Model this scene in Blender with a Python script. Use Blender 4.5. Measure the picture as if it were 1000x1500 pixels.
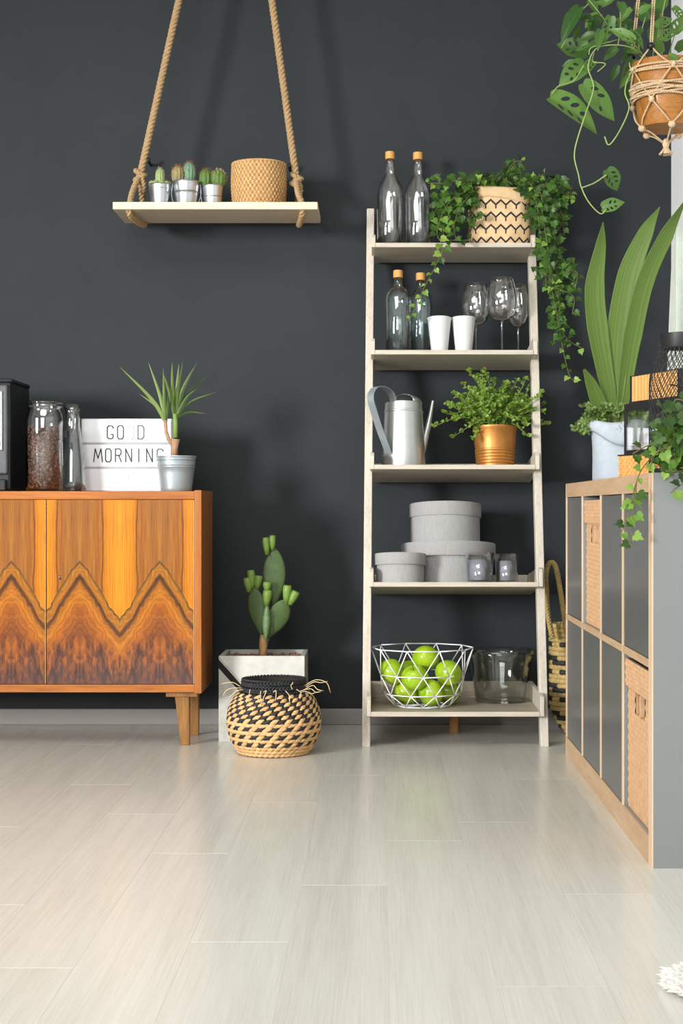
import bpy, math, random
from mathutils import Vector, Matrix, Quaternion
from mathutils.geometry import delaunay_2d_cdt

for o in list(bpy.data.objects):
    bpy.data.objects.remove(o)
S = bpy.context.scene
C = S.collection
PI = math.pi

# ------------------------------------------------------------------ camera
F = 2403.0                    # focal length in pixels of the 1000 x 1500 frame
VX, VY, EYE = 555.0, 745.0, 0.70
cam_d = bpy.data.cameras.new('camera')
cam_d.sensor_fit = 'VERTICAL'
cam_d.sensor_height = 36.0
cam_d.lens = F / 1500.0 * 36.0
cam_d.shift_x = -(VX - 500.0) / 1500.0
cam_d.shift_y = (VY - 750.0) / 1500.0
cam = bpy.data.objects.new('camera', cam_d)
C.objects.link(cam)
cam.location = (0, 0, EYE)
cam.rotation_euler = (PI / 2, 0, 0)
S.camera = cam

# ------------------------------------------------------------------ light
world = bpy.data.worlds.new('daylight')
S.world = world
world.use_nodes = True
bg = world.node_tree.nodes['Background']
bg.inputs[0].default_value = (0.93, 0.97, 1.0, 1)
bg.inputs[1].default_value = 0.36

def area_light(name, loc, aim, sx, sy, energy, col=(1, 1, 1)):
    d = bpy.data.lights.new(name, 'AREA')
    d.shape = 'RECTANGLE'; d.size = sx; d.size_y = sy
    d.energy = energy; d.color = col
    o = bpy.data.objects.new(name, d); C.objects.link(o)
    o.location = loc
    o.rotation_euler = (Vector(aim) - Vector(loc)).to_track_quat('-Z', 'Y').to_euler()
    return o
# daylight of the window on the left, in front of the furniture
key = area_light('window_daylight', (-6.0, -2.0, 1.75), (-0.05, 5.1, 0.8), 1.5, 1.7, 52, (1.0, 0.995, 0.98))
key.data.spread = math.radians(42)
# tall window behind the camera
area_light('rear_window_daylight', (-1.0, -2.4, 2.1), (-0.3, 3.8, 0.0), 2.6, 1.5, 90, (0.98, 0.99, 1.0))
# added overhead fill to brighten the free floor, not a lamp of the room
area_light('overhead_fill', (-0.85, 2.2, 2.74), (-0.85, 2.2, 0.0), 1.8, 1.6, 50, (1.0, 0.985, 0.95))

S.view_settings.view_transform = 'Standard'
S.view_settings.look = 'None'
S.view_settings.exposure = 0.0
S.view_settings.gamma = 1.0
S.view_settings.use_curve_mapping = False
S.cycles.transparent_max_bounces = 40
S.cycles.max_bounces = 10
S.cycles.caustics_reflective = False
S.cycles.caustics_refractive = False

def P(px, py, D):
    """point seen at a pixel of the photograph, D metres from the camera plane"""
    return Vector(((px - VX) * D / F, D, EYE + (VY - py) * D / F))
def X(px, D): return (px - VX) * D / F
def Z(py, D): return EYE + (VY - py) * D / F
def L(px, D): return px * D / F

# ------------------------------------------------------------------ helpers
class MB:
    def __init__(s):
        s.v = []; s.f = []; s.m = []
    def add(s, vs, fs, mi=0):
        n = len(s.v)
        s.v += [tuple(p) for p in vs]
        s.f += [tuple(i + n for i in f) for f in fs]
        s.m += [mi] * len(fs)
        return s
    def box(s, x0, x1, y0, y1, z0, z1, mi=0):
        return s.hexa([(x0, y0, z0), (x1, y0, z0), (x1, y1, z0), (x0, y1, z0),
                       (x0, y0, z1), (x1, y0, z1), (x1, y1, z1), (x0, y1, z1)], mi)
    def hexa(s, v, mi=0):
        return s.add(v, [(0, 3, 2, 1), (4, 5, 6, 7), (0, 1, 5, 4), (1, 2, 6, 5), (2, 3, 7, 6), (3, 0, 4, 7)], mi)
    def lathe(s, prof, n=32, c=(0, 0, 0), mi=0, rad=None):
        """prof: list of (r, z); rad(angle, z) optional radius factor"""
        vs = []; rows = []
        for r, z in prof:
            if r < 1e-6:
                rows.append([len(vs)]); vs.append((c[0], c[1], c[2] + z))
            else:
                row = []
                for k in range(n):
                    a = 2 * PI * k / n
                    q = r * (rad(a, z) if rad else 1)
                    row.append(len(vs)); vs.append((c[0] + q * math.cos(a), c[1] + q * math.sin(a), c[2] + z))
                rows.append(row)
        fs = []
        for a, b in zip(rows, rows[1:]):
            if len(a) == 1 and len(b) == 1: continue
            if len(a) == 1:
                fs += [(a[0], b[(k + 1) % n], b[k]) for k in range(n)]
            elif len(b) == 1:
                fs += [(a[k], a[(k + 1) % n], b[0]) for k in range(n)]
            else:
                fs += [(a[k], a[(k + 1) % n], b[(k + 1) % n], b[k]) for k in range(n)]
        return s.add(vs, fs, mi)
    def tube(s, path, r, n=6, mi=0, caps=True, closed=False):
        pts = [Vector(p) for p in path]
        m = len(pts)
        rs = r if isinstance(r, (list, tuple)) else [r] * m
        vs = []; fs = []
        up = None
        for i, p in enumerate(pts):
            if closed: t = pts[(i + 1) % m] - pts[i - 1]
            else: t = pts[min(i + 1, m - 1)] - pts[max(i - 1, 0)]
            if t.length < 1e-9: t = Vector((0, 0, 1))
            t.normalize()
            if up is None:
                up = Vector((0, 0, 1)) if abs(t.z) < 0.9 else Vector((1, 0, 0))
            up = (up - t * up.dot(t))
            if up.length < 1e-6: up = t.orthogonal()
            up.normalize()
            b = t.cross(up)
            for k in range(n):
                a = 2 * PI * k / n
                vs.append(p + (up * math.cos(a) + b * math.sin(a)) * rs[i])
        for i in range(m if closed else m - 1):
            j = (i + 1) % m
            fs += [(i * n + k, i * n + (k + 1) % n, j * n + (k + 1) % n, j * n + k) for k in range(n)]
        if caps and not closed:
            fs.append(tuple(range(n))[::-1]); fs.append(tuple((m - 1) * n + k for k in range(n)))
        return s.add(vs, fs, mi)
    def ell(s, c, r, n=10, m=6, mi=0, rot=None):
        vs = []; fs = []
        r = r if isinstance(r, (tuple, list, Vector)) else (r, r, r)
        for i in range(m + 1):
            th = PI * i / m
            if i in (0, m):
                vs.append(Vector((0, 0, r[2] * math.cos(th)))); continue
            for k in range(n):
                a = 2 * PI * k / n
                vs.append(Vector((r[0] * math.sin(th) * math.cos(a), r[1] * math.sin(th) * math.sin(a), r[2] * math.cos(th))))
        R = lambda i, k: 1 + (i - 1) * n + k % n
        for k in range(n):
            fs.append((0, R(1, k), R(1, k + 1)))
            fs.append((len(vs) - 1, R(m - 1, k + 1), R(m - 1, k)))
        for i in range(1, m - 1):
            fs += [(R(i, k), R(i + 1, k), R(i + 1, k + 1), R(i, k + 1)) for k in range(n)]
        c = Vector(c)
        vs = [c + (rot @ v if rot is not None else v) for v in vs]
        return s.add(vs, fs, mi)
    def grid(s, fn, nu, nv, mi=0, skip=None, wrap=False):
        vs = [fn(i / nu, j / nv) for j in range(nv + 1) for i in range(nu + 1)]
        fs = []
        for j in range(nv):
            for i in range(nu):
                if skip and skip((i + .5) / nu, (j + .5) / nv): continue
                a = j * (nu + 1) + i
                fs.append((a, a + 1, a + nu + 2, a + nu + 1))
        return s.add(vs, fs, mi)
    def shift(s, d):
        d = Vector(d); s.v = [tuple(Vector(p) + d) for p in s.v]; return s
    def mesh(s, name, mats, smooth=True):
        me = bpy.data.meshes.new(name)
        me.from_pydata(s.v, [], s.f)
        mats = mats if isinstance(mats, (list, tuple)) else [mats]
        for m in mats: me.materials.append(m)
        me.polygons.foreach_set('material_index', s.m)
        me.polygons.foreach_set('use_smooth', [smooth] * len(s.f))
        me.update()
        return me
    def build(s, name, mats, parent=None, smooth=False, bevel=0, loc=None, sharp=None):
        me = s.mesh(name, mats, smooth)
        if sharp is not None:
            me.set_sharp_from_angle(angle=math.radians(sharp))
        o = bpy.data.objects.new(name, me); C.objects.link(o)
        if parent is not None: o.parent = parent
        if loc is not None: o.location = loc
        if bevel:
            b = o.modifiers.new('bevel', 'BEVEL'); b.width = bevel; b.segments = 2
            b.limit_method = 'ANGLE'; b.angle_limit = math.radians(40)
        return o

def tag(o, label, cat, group=None, kind=None):
    o['label'] = label; o['category'] = cat
    if group: o['group'] = group
    if kind: o['kind'] = kind
    return o
def thing(name, label, cat, loc, group=None, tilt=0.0, rz=0.0):
    o = bpy.data.objects.new(name, None); C.objects.link(o)
    o.empty_display_size = 0.05
    o.location = loc; o.rotation_euler = (-tilt, 0, rz)
    return tag(o, label, cat, group)
def struct(o):
    o['kind'] = 'structure'; return o
def inst(me, name, parent, mw):
    """object with shared mesh data at a matrix given in the parent's space"""
    o = bpy.data.objects.new(name, me); C.objects.link(o)
    o.parent = parent; o.matrix_basis = mw
    return o
def spline(pts, n=8):
    pts = [Vector(p) for p in pts]
    q = [pts[0] * 2 - pts[1]] + pts + [pts[-1] * 2 - pts[-2]]
    out = []
    for i in range(1, len(q) - 2):
        a, b, c, d = q[i - 1:i + 3]
        for k in range(n):
            t = k / n
            out.append(0.5 * ((2 * b) + (c - a) * t + (2 * a - 5 * b + 4 * c - d) * t * t + (3 * b - a - 3 * c + d) * t ** 3))
    out.append(pts[-1])
    return out
def twisted(mb, path, R, pitch, strands=3, n=6, mi=0, step=None, fat=0.5):
    """a laid rope: strands wound round a path"""
    pts = [Vector(p) for p in path]
    d = [0]
    for a, b in zip(pts, pts[1:]): d.append(d[-1] + (b - a).length)
    step = step or pitch / 9
    m = max(3, int(d[-1] / step))
    res = []; j = 0
    for i in range(m + 1):
        s_ = d[-1] * i / m
        while j < len(d) - 2 and d[j + 1] < s_: j += 1
        t = 0 if d[j + 1] == d[j] else (s_ - d[j]) / (d[j + 1] - d[j])
        res.append((pts[j].lerp(pts[j + 1], t), s_))
    up = None; frames = []
    for i, (p, s_) in enumerate(res):
        t = (res[min(i + 1, m)][0] - res[max(i - 1, 0)][0]).normalized()
        if up is None: up = t.orthogonal()
        up = (up - t * up.dot(t)).normalized()
        frames.append((p, s_, up.copy(), t.cross(up)))
    for k in range(strands):
        pp = []
        for p, s_, u, b in frames:
            a = 2 * PI * (s_ / pitch + k / strands)
            pp.append(p + (u * math.cos(a) + b * math.sin(a)) * R * (1 - fat) * 1.05)
        mb.tube(pp, R * fat, n, mi)
    return mb

# ------------------------------------------------------------------ materials
def lin(c):
    return tuple(((x / 255) / 12.92 if x / 255 <= .04045 else ((x / 255 + .055) / 1.055) ** 2.4) for x in c) + (1.0,)
class NT:
    def __init__(s, name):
        s.mat = bpy.data.materials.new(name); s.mat.use_nodes = True
        s.t = s.mat.node_tree; s.n = s.t.nodes
        s.p = s.n['Principled BSDF']; s.out = s.n['Material Output']
    def new(s, typ, **kw):
        n = s.n.new(typ)
        for k, v in kw.items(): setattr(n, k, v)
        return n
    def link(s, a, b): s.t.links.new(a, b)
    def put(s, sock, v):
        if isinstance(v, bpy.types.NodeSocket): s.link(v, sock)
        else: sock.default_value = v
    def math(s, op, a, b=0.0, c=0.0, clamp=False):
        n = s.new('ShaderNodeMath', operation=op); n.use_clamp = clamp
        s.put(n.inputs[0], a); s.put(n.inputs[1], b)
        if len(n.inputs) > 2: s.put(n.inputs[2], c)
        return n.outputs[0]
    def coords(s, kind='Object', scale=(1, 1, 1)):
        t = s.new('ShaderNodeTexCoord'); m = s.new('ShaderNodeMapping')
        m.inputs['Scale'].default_value = scale
        s.link(t.outputs[kind], m.inputs[0]); return m.outputs[0]
    def noise(s, vec, scale=5, detail=3, rough=.5, dist=0):
        n = s.new('ShaderNodeTexNoise'); s.link(vec, n.inputs['Vector'])
        n.inputs['Scale'].default_value = scale; n.inputs['Detail'].default_value = detail
        n.inputs['Roughness'].default_value = rough; n.inputs['Distortion'].default_value = dist
        return n.outputs['Fac']
    def ramp(s, fac, stops, interp='LINEAR'):
        n = s.new('ShaderNodeValToRGB'); n.color_ramp.interpolation = interp
        e = n.color_ramp.elements
        while len(e) < len(stops): e.new(0.5)
        for k, (p, c) in enumerate(stops):
            e[k].position = p; e[k].color = c if len(c) == 4 else lin(c)
        s.put(n.inputs[0], fac); return n.outputs[0]
    def mix(s, fac, a, b, blend='MIX'):
        n = s.new('ShaderNodeMix', data_type='RGBA', blend_type=blend)
        s.put(n.inputs[0], fac); s.put(n.inputs[6], a); s.put(n.inputs[7], b)
        return n.outputs[2]
    def bump(s, h, strength=.3, dist=.002):
        n = s.new('ShaderNodeBump'); n.inputs['Strength'].default_value = strength
        n.inputs['Distance'].default_value = dist
        s.put(n.inputs['Height'], h); s.link(n.outputs[0], s.p.inputs['Normal'])
    def set(s, **kw):
        names = dict(col='Base Color', rough='Roughness', metal='Metallic', spec='Specular IOR Level', coat='Coat Weight',
                     coat_rough='Coat Roughness', emit='Emission Color', emit_s='Emission Strength')
        for k, v in kw.items(): s.put(s.p.inputs[names[k]], v)
        return s.mat
def plain(name, col, rough=.5, metal=0, var=.12, scale=30, stretch=(1, 1, 1), bump=0, spec=.5, coat=0, dist=.001):
    m = NT(name)
    v = m.coords('Object', stretch)
    f = m.noise(v, scale, 4, .6)
    a = lin(col)
    dk = tuple(x * (1 - var) for x in a[:3]) + (1,); lt = tuple(min(1, x * (1 + var)) for x in a[:3]) + (1,)
    m.set(col=m.ramp(f, [(.3, dk), (.7, lt)]), rough=rough, metal=metal, spec=spec, coat=coat)
    if bump: m.bump(f, bump, dist)
    return m.mat
def wood(name, cols, scale=6, axis=0, rough=.5, spec=.4, coat=0, fine=.5):
    """grain along axis 0/1/2"""
    m = NT(name)
    st = [9.0, 9.0, 9.0]; st[axis] = .7
    v = m.coords('Object', tuple(st))
    f = m.noise(v, scale, 5, .6, .4)
    st2 = [60.0, 60.0, 60.0]; st2[axis] = 2.0
    g = m.noise(m.coords('Object', tuple(st2)), scale, 3, .6)
    h = m.math('ADD', m.math('MULTIPLY', f, 1 - fine), m.math('MULTIPLY', g, fine))
    m.set(col=m.ramp(h, [(.32, cols[0]), (.5, cols[1]), (.68, cols[2])]), rough=rough, spec=spec, coat=coat)
    m.bump(g, .08, .001)
    return m.mat
def leaf_mat(name, dark, light, trans=.25, rough=.4, veins=None):
    m = NT(name)
    oi = m.new('ShaderNodeObjectInfo')
    f = m.noise(m.coords('Object'), 25, 3)
    k = m.math('ADD', m.math('MULTIPLY', f, .5), m.math('MULTIPLY', oi.outputs['Random'], .6), clamp=True)
    col = m.ramp(k, [(.2, dark), (.85, light)])
    m.set(col=col, rough=rough, spec=.35)
    tr = m.new('ShaderNodeBsdfTranslucent'); m.link(col, tr.inputs[0])
    mx = m.new('ShaderNodeMixShader'); mx.inputs[0].default_value = trans
    m.link(m.p.outputs[0], mx.inputs[1]); m.link(tr.outputs[0], mx.inputs[2]); m.link(mx.outputs[0], m.out.inputs[0])
    return m.mat
def glass(name, tint=(1, 1, 1), edge=.55, ior=1.45, rough=.0, gain=1.0, film=0.0, film_col=(200, 205, 205)):
    """thin clear glass: transparent with Fresnel reflection"""
    m = NT(name)
    lw = m.new('ShaderNodeLayerWeight'); lw.inputs[0].default_value = .35
    tint4 = tuple(tint) + (1,); ed = tuple(t * edge for t in tint) + (1,)
    col = m.ramp(lw.outputs['Facing'], [(.45, tint4), (1.0, ed)])
    tb = m.new('ShaderNodeBsdfTransparent'); m.link(col, tb.inputs[0])
    gl = m.new('ShaderNodeBsdfGlossy'); gl.inputs['Roughness'].default_value = rough
    l2 = m.new('ShaderNodeLayerWeight'); l2.inputs[0].default_value = .5
    fr = m.math('ADD', .04, m.math('MULTIPLY', .96, m.math('POWER', l2.outputs['Facing'], 4.5)))
    mx = m.new('ShaderNodeMixShader')
    m.link(m.math('MULTIPLY', fr, gain, clamp=True), mx.inputs[0]); m.link(tb.outputs[0], mx.inputs[1]); m.link(gl.outputs[0], mx.inputs[2])
    last = mx.outputs[0]
    if film:
        df = m.new('ShaderNodeBsdfDiffuse'); df.inputs[0].default_value = lin(film_col)
        m2 = m.new('ShaderNodeMixShader'); m2.inputs[0].default_value = film
        m.link(last, m2.inputs[1]); m.link(df.outputs[0], m2.inputs[2]); last = m2.outputs[0]
    m.link(last, m.out.inputs[0])
    m.n.remove(m.p)
    return m.mat

# wall, floor and room
def wall_material():
    m = NT('charcoal wall paint')
    v = m.coords('Object')
    f = m.math('ADD', m.math('MULTIPLY', m.noise(v, 1.3, 5, .6, .5), .7), m.math('MULTIPLY', m.noise(v, 9, 4, .6), .3))
    m.set(col=m.ramp(f, [(.3, (33, 38, 41)), (.7, (42, 47, 50))]), rough=.62, spec=.3)
    m.bump(m.noise(v, 140, 3), .12, .001)
    return m.mat
def floor_material():
    m = NT('whitewashed laminate')
    oi = m.new('ShaderNodeObjectInfo')
    tc = m.new('ShaderNodeTexCoord')
    off = m.new('ShaderNodeVectorMath', operation='MULTIPLY_ADD')
    m.link(oi.outputs['Random'], off.inputs[0]); off.inputs[1].default_value = (7.3, 31.0, 3.0)
    m.link(tc.outputs['Object'], off.inputs[2])
    def mapped(sc):
        q = m.new('ShaderNodeMapping'); q.inputs['Scale'].default_value = sc
        m.link(off.outputs[0], q.inputs[0]); return q.outputs[0]
    a = m.noise(mapped((14, .55, 1)), 2.2, 4, .6, .6)
    b = m.noise(mapped((150, 2.2, 1)), 2.0, 3, .6)
    h = m.math('ADD', m.math('MULTIPLY', a, .5), m.math('MULTIPLY', b, .5))
    h = m.math('ADD', h, m.math('MULTIPLY', m.math('SUBTRACT', oi.outputs['Random'], .5), .08))
    m.set(col=m.ramp(h, [(.25, (194, 192, 182)), (.45, (208, 206, 197)), (.6, (215, 214, 206)), (.8, (222, 221, 214))]),
          rough=.24, spec=.5)
    m.bump(b, .06, .001)
    return m.mat
M_wall = wall_material()
M_floor = floor_material()
M_white = plain('white wall paint', (240, 241, 242), .7, var=.02, scale=4)
M_ceil = plain('ceiling white', (235, 235, 232), .8, var=.02, scale=4)
M_base = plain('pale baseboard', (146, 141, 137), .45, var=.05, scale=8)
M_gap = plain('plank joint', (120, 112, 100), .8)
WALL = 5.32
RW = 0.947

struct(MB().box(-4.2, RW + .12, WALL, WALL + .12, -.02, 2.82).build('wall_back', M_wall))
struct(MB().box(RW, RW + .12, -1.2, WALL, -.02, 2.82).build('wall_right', M_white))
struct(MB().box(-4.2, RW, -1.2, WALL, 2.8, 2.92).build('ceiling', M_ceil))
struct(MB().box(-4.2, RW, WALL - .014, WALL, 0, .052).build('baseboard_back', M_base, bevel=.003))
floor = struct(MB().box(-4.2, RW + .12, -1.2, WALL + .12, -.06, -.0005).build('floor', M_floor))
# planks of the floor that the picture can show
rng = random.Random(5)
PW = .16
joints = {0: 2.403, -3: 2.65, 1: 2.98, -5: 2.50, -4: 3.33, -2: 3.05, -1: 2.2, 2: 2.6, 3: 2.3, -6: 2.9, -7: 2.35, -8: 2.7, -9: 3.1, 4: 2.8}
for k in range(-9, 5):
    x0 = .175 + PW * k; x1 = min(x0 + PW, RW)
    y = joints.get(k, 2.5) - 1.26
    while y < WALL:
        y0 = max(y, 1.9); y1 = min(y + 1.26, WALL - .001)
        if y1 > y0 + .02:
            w = x1 - x0 - .0004; l = y1 - y0 - .0004
            b = .0005
            mb = MB()
            mb.add([(0, 0, -.0005), (w, 0, -.0005), (w, l, -.0005), (0, l, -.0005), (b, b, 0), (w - b, b, 0), (w - b, l - b, 0), (b, l - b, 0)],
                   [(4, 5, 6, 7), (0, 1, 5, 4), (1, 2, 6, 5), (2, 3, 7, 6), (3, 0, 4, 7), (0, 3, 2, 1)])
            mb.build('plank', M_floor, floor, loc=(x0 + .0002, y0 + .0002, 0))
        y += 1.26

# pale curtain hanging in front of the white wall
M_curtain = plain('sheer curtain', (196, 203, 192), .8, var=.05)
def curtain():
    mb = MB()
    x0 = RW - .075
    def fn(u, v):
        d = 4.62 + u * .40
        flare = .12 + .80 * (1 - v) ** .75
        z = .06 + v * 1.45
        return (x0 + .016 * math.sin(u * 34), 4.72 + u * .40 * flare, z)
    mb.grid(fn, 70, 20)
    o = mb.build('curtain', M_curtain, smooth=True)
    s = o.modifiers.new('thick', 'SOLIDIFY'); s.thickness = .002
    tag(o, 'pale grey-green curtain hanging beside the white wall at the right edge', 'curtain')
curtain()

# ------------------------------------------------------------------ sideboard
def veneer():
    m = NT('bookmatched walnut veneer')
    tc = m.new('ShaderNodeTexCoord'); sp = m.new('ShaderNodeSeparateXYZ')
    m.link(tc.outputs['Object'], sp.inputs[0])
    W_, H_ = .4375, .546
    a = m.math('DIVIDE', sp.outputs[0], W_)
    v = m.math('SUBTRACT', 1.0, m.math('DIVIDE', sp.outputs[2], H_))
    u = m.math('DIVIDE', m.math('PINGPONG', m.math('SUBTRACT', a, .222), .2675), .2675)
    def vec(su, sv, off=0.0):
        c = m.new('ShaderNodeCombineXYZ')
        m.link(m.math('MULTIPLY', u, su), c.inputs[0]); m.link(m.math('MULTIPLY', v, sv), c.inputs[1]); c.inputs[2].default_value = off
        return c.outputs[0]
    warp = m.math('SUBTRACT', m.noise(vec(1.6, 3.5), 1.5, 3), .5)
    uw = m.math('ADD', u, m.math('MULTIPLY', warp, .16))
    grain = m.noise(vec(22, 2.2, 3), 1.6, 4, .65)
    fine = m.noise(vec(60, 5, 9), 1.5, 3, .6)
    cols = m.ramp(uw, [(.0, (186, 124, 46)), (.12, (164, 102, 34)), (.3, (182, 118, 40)), (.46, (170, 102, 28)), (.53, (196, 122, 28)), (.565, (112, 64, 18)),
                       (.60, (204, 124, 14)), (.70, (230, 144, 20)), (1.0, (240, 160, 30))])
    gcol = m.ramp(grain, [(.3, (150, 120, 90)), (.7, (255, 255, 255))])
    cols = m.mix(.6, cols, gcol, 'MULTIPLY')
    # arches
    bell = m.math('MULTIPLY', m.math('SUBTRACT', 1.0, m.math('COSINE', m.math('MULTIPLY', u, PI))), .5)
    arch = m.math('MULTIPLY', m.math('ADD', m.math('MULTIPLY', bell, .25), m.math('MULTIPLY', u, .75)), .31)
    w2 = m.math('SUBTRACT', m.noise(vec(3, 9, 5), 1.3, 3), .5)
    t = m.math('ADD', m.math('SUBTRACT', m.math('SUBTRACT', v, .335), arch), m.math('MULTIPLY', w2, .05))
    arcs = m.ramp(m.math('MULTIPLY', t, 2.0, clamp=True),
                  [(.0, (88, 66, 26)), (.018, (120, 80, 26)), (.05, (180, 116, 28)), (.14, (182, 112, 22)), (.17, (98, 58, 18)), (.20, (84, 50, 16)),
                   (.25, (166, 98, 18)), (.32, (196, 120, 22)), (.45, (184, 104, 18)), (.62, (150, 80, 18)), (1.0, (100, 52, 22))])
    waves = m.math('MULTIPLY_ADD', m.math('SINE', m.math('ADD', m.math('MULTIPLY', t, 150.0), m.math('MULTIPLY', w2, 22.0))), .5, .5)
    arcs = m.mix(.35, arcs, m.ramp(waves, [(.1, (130, 100, 78)), (.8, (255, 255, 255))]), 'MULTIPLY')
    col = m.mix(m.math('GREATER_THAN', t, 0.0), cols, arcs)
    edge = m.math('MULTIPLY', m.math('ADD', t, .10), 10.0, clamp=True)
    # crotch burl at the bottom
    vb = m.math('ADD', v, m.math('MULTIPLY', m.math('SUBTRACT', m.noise(vec(1.6, 5, 11), 1.7, 4, .6), .5), .36))
    n3 = m.noise(vec(4.2, 6.0, 17), 1.7, 6, .6, .5)
    burl = m.ramp(n3, [(.32, (48, 26, 22)), (.45, (92, 50, 24)), (.56, (170, 92, 22)), (.68, (204, 116, 22))])
    dark = m.ramp(n3, [(.3, (50, 32, 32)), (.5, (86, 56, 50)), (.72, (132, 76, 40))])
    col = m.mix(m.math('MULTIPLY', m.math('SUBTRACT', vb, .72), 6.0, clamp=True), col, burl)
    col = m.mix(m.math('MULTIPLY', m.math('SUBTRACT', vb, .81), 7.0, clamp=True), col, dark)
    col = m.mix(.35, col, m.ramp(fine, [(.3, (170, 150, 130)), (.7, (255, 255, 255))]), 'MULTIPLY')
    m.set(col=col, rough=.22, spec=.5, coat=.6, coat_rough=.05)
    return m.mat
M_veneer = veneer()
M_teak = wood('orange teak', [(138, 78, 22), (172, 100, 32), (192, 118, 44)], 5, 0, .32, .5, .2)
M_teak_v = wood('orange teak upright', [(134, 76, 22), (168, 98, 32), (188, 116, 44)], 5, 2, .32, .5, .2)
M_leg = wood('brown leg wood', [(112, 76, 36), (146, 102, 52), (170, 122, 66)], 5, 2, .45)
M_dark = plain('dark recess', (24, 20, 18), .7)
M_brass = plain('pale metal edge', (226, 196, 150), .3, .7)

SB_F, SB_B = 4.80, 5.12          # front and back distance
SB_R = X(295, SB_F); SB_Lx = SB_R - 1.345
SB_T = Z(719.5, SB_F); SB_0 = Z(1016, SB_F)
def sideboard():
    o = thing('sideboard', 'orange walnut veneer sideboard on tapered wooden legs at the left', 'sideboard', (SB_R, SB_F, 0))
    w = SB_Lx - SB_R; d = SB_B - SB_F
    t = .021
    MB().box(w + t, -t, .003, d, SB_T - .024, SB_T).build('top_panel', M_teak, o, bevel=.0015)
    MB().box(w + t, -t, .003, d, SB_0 + .003, SB_0 + .026).build('bottom_panel', M_teak, o, bevel=.0015)
    for x in (w, -t):
        MB().box(x, x + t, 0, d, SB_0, SB_T + .003).build('side_panel', M_teak_v, o, bevel=.0015)
    MB().box(w + t, -t, d - .008, d - .001, SB_0 + .026, SB_T - .024).build('back_panel', M_dark, o)
    z0 = SB_0 + .027; z1 = SB_T - .025
    n = 3; x = -t - .001
    dw = (-w - 2 * t) / n
    for k in range(n):
        mb = MB().box(0, dw - .004, 0, .018, 0, z1 - z0)
        dr = mb.build('door', M_veneer, o, bevel=.001, loc=(x - dw * (k + 1) + .002, .006, z0))
        MB().box(dw - .004, dw - .0026, .0, .012, .001, z1 - z0 - .001).build('edge_strip', M_brass, dr)
        if k: continue
        kx = .040
        kz = .545 * (1 - .423)
        lock = MB()
        lock.tube([(kx, -.0015, kz), (kx, .001, kz)], .0036, 14)
        lock.build('lock_plate', M_brass, dr)
        MB().box(kx - .0018, kx + .0018, -.0022, -.0014, kz - .008, kz + .004).build('keyhole', M_dark, dr)
    # legs with their mounting rails
    def leg(cx, cy, lean):
        tx, bx_ = .021, .0125
        zt = SB_0 - .012
        v = []
        for hw, z, dx in ((bx_, 0, lean), (tx, zt, 0)):
            for sx, sy in ((-1, -1), (1, -1), (1, 1), (-1, 1)):
                v.append((cx + dx + sx * hw, cy + sy * hw, z))
        MB().hexa(v).build('leg', M_leg, o, bevel=.002)
    for cx, l in ((-.062, .008), (w + .062, -.008)):
        MB().box(cx - .046, cx + .046, .03, d - .02, SB_0 - .013, SB_0 + .003).build('leg_rail', M_leg, o, bevel=.001)
        leg(cx, .062, l); leg(cx + .004, d - .045, l)
sideboard()

# ------------------------------------------------------------------ ladder shelf
M_ash = wood('whitewashed ash', [(172, 161, 145), (194, 184, 168), (208, 199, 185)], 5, 0, .5)
M_ash_v = wood('whitewashed ash upright', [(178, 168, 153), (202, 193, 178), (214, 206, 193)], 5, 2, .5)
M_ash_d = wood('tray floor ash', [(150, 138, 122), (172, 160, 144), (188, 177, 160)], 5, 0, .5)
RAIL_F, RAIL_T = 4.815, 5.235
LX0, LX1 = X(530, 4.83), X(803, 4.83)
rail_top = Z(304, 5.22)
LOC = Vector(((LX0 + LX1) / 2, RAIL_F, 0))
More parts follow.
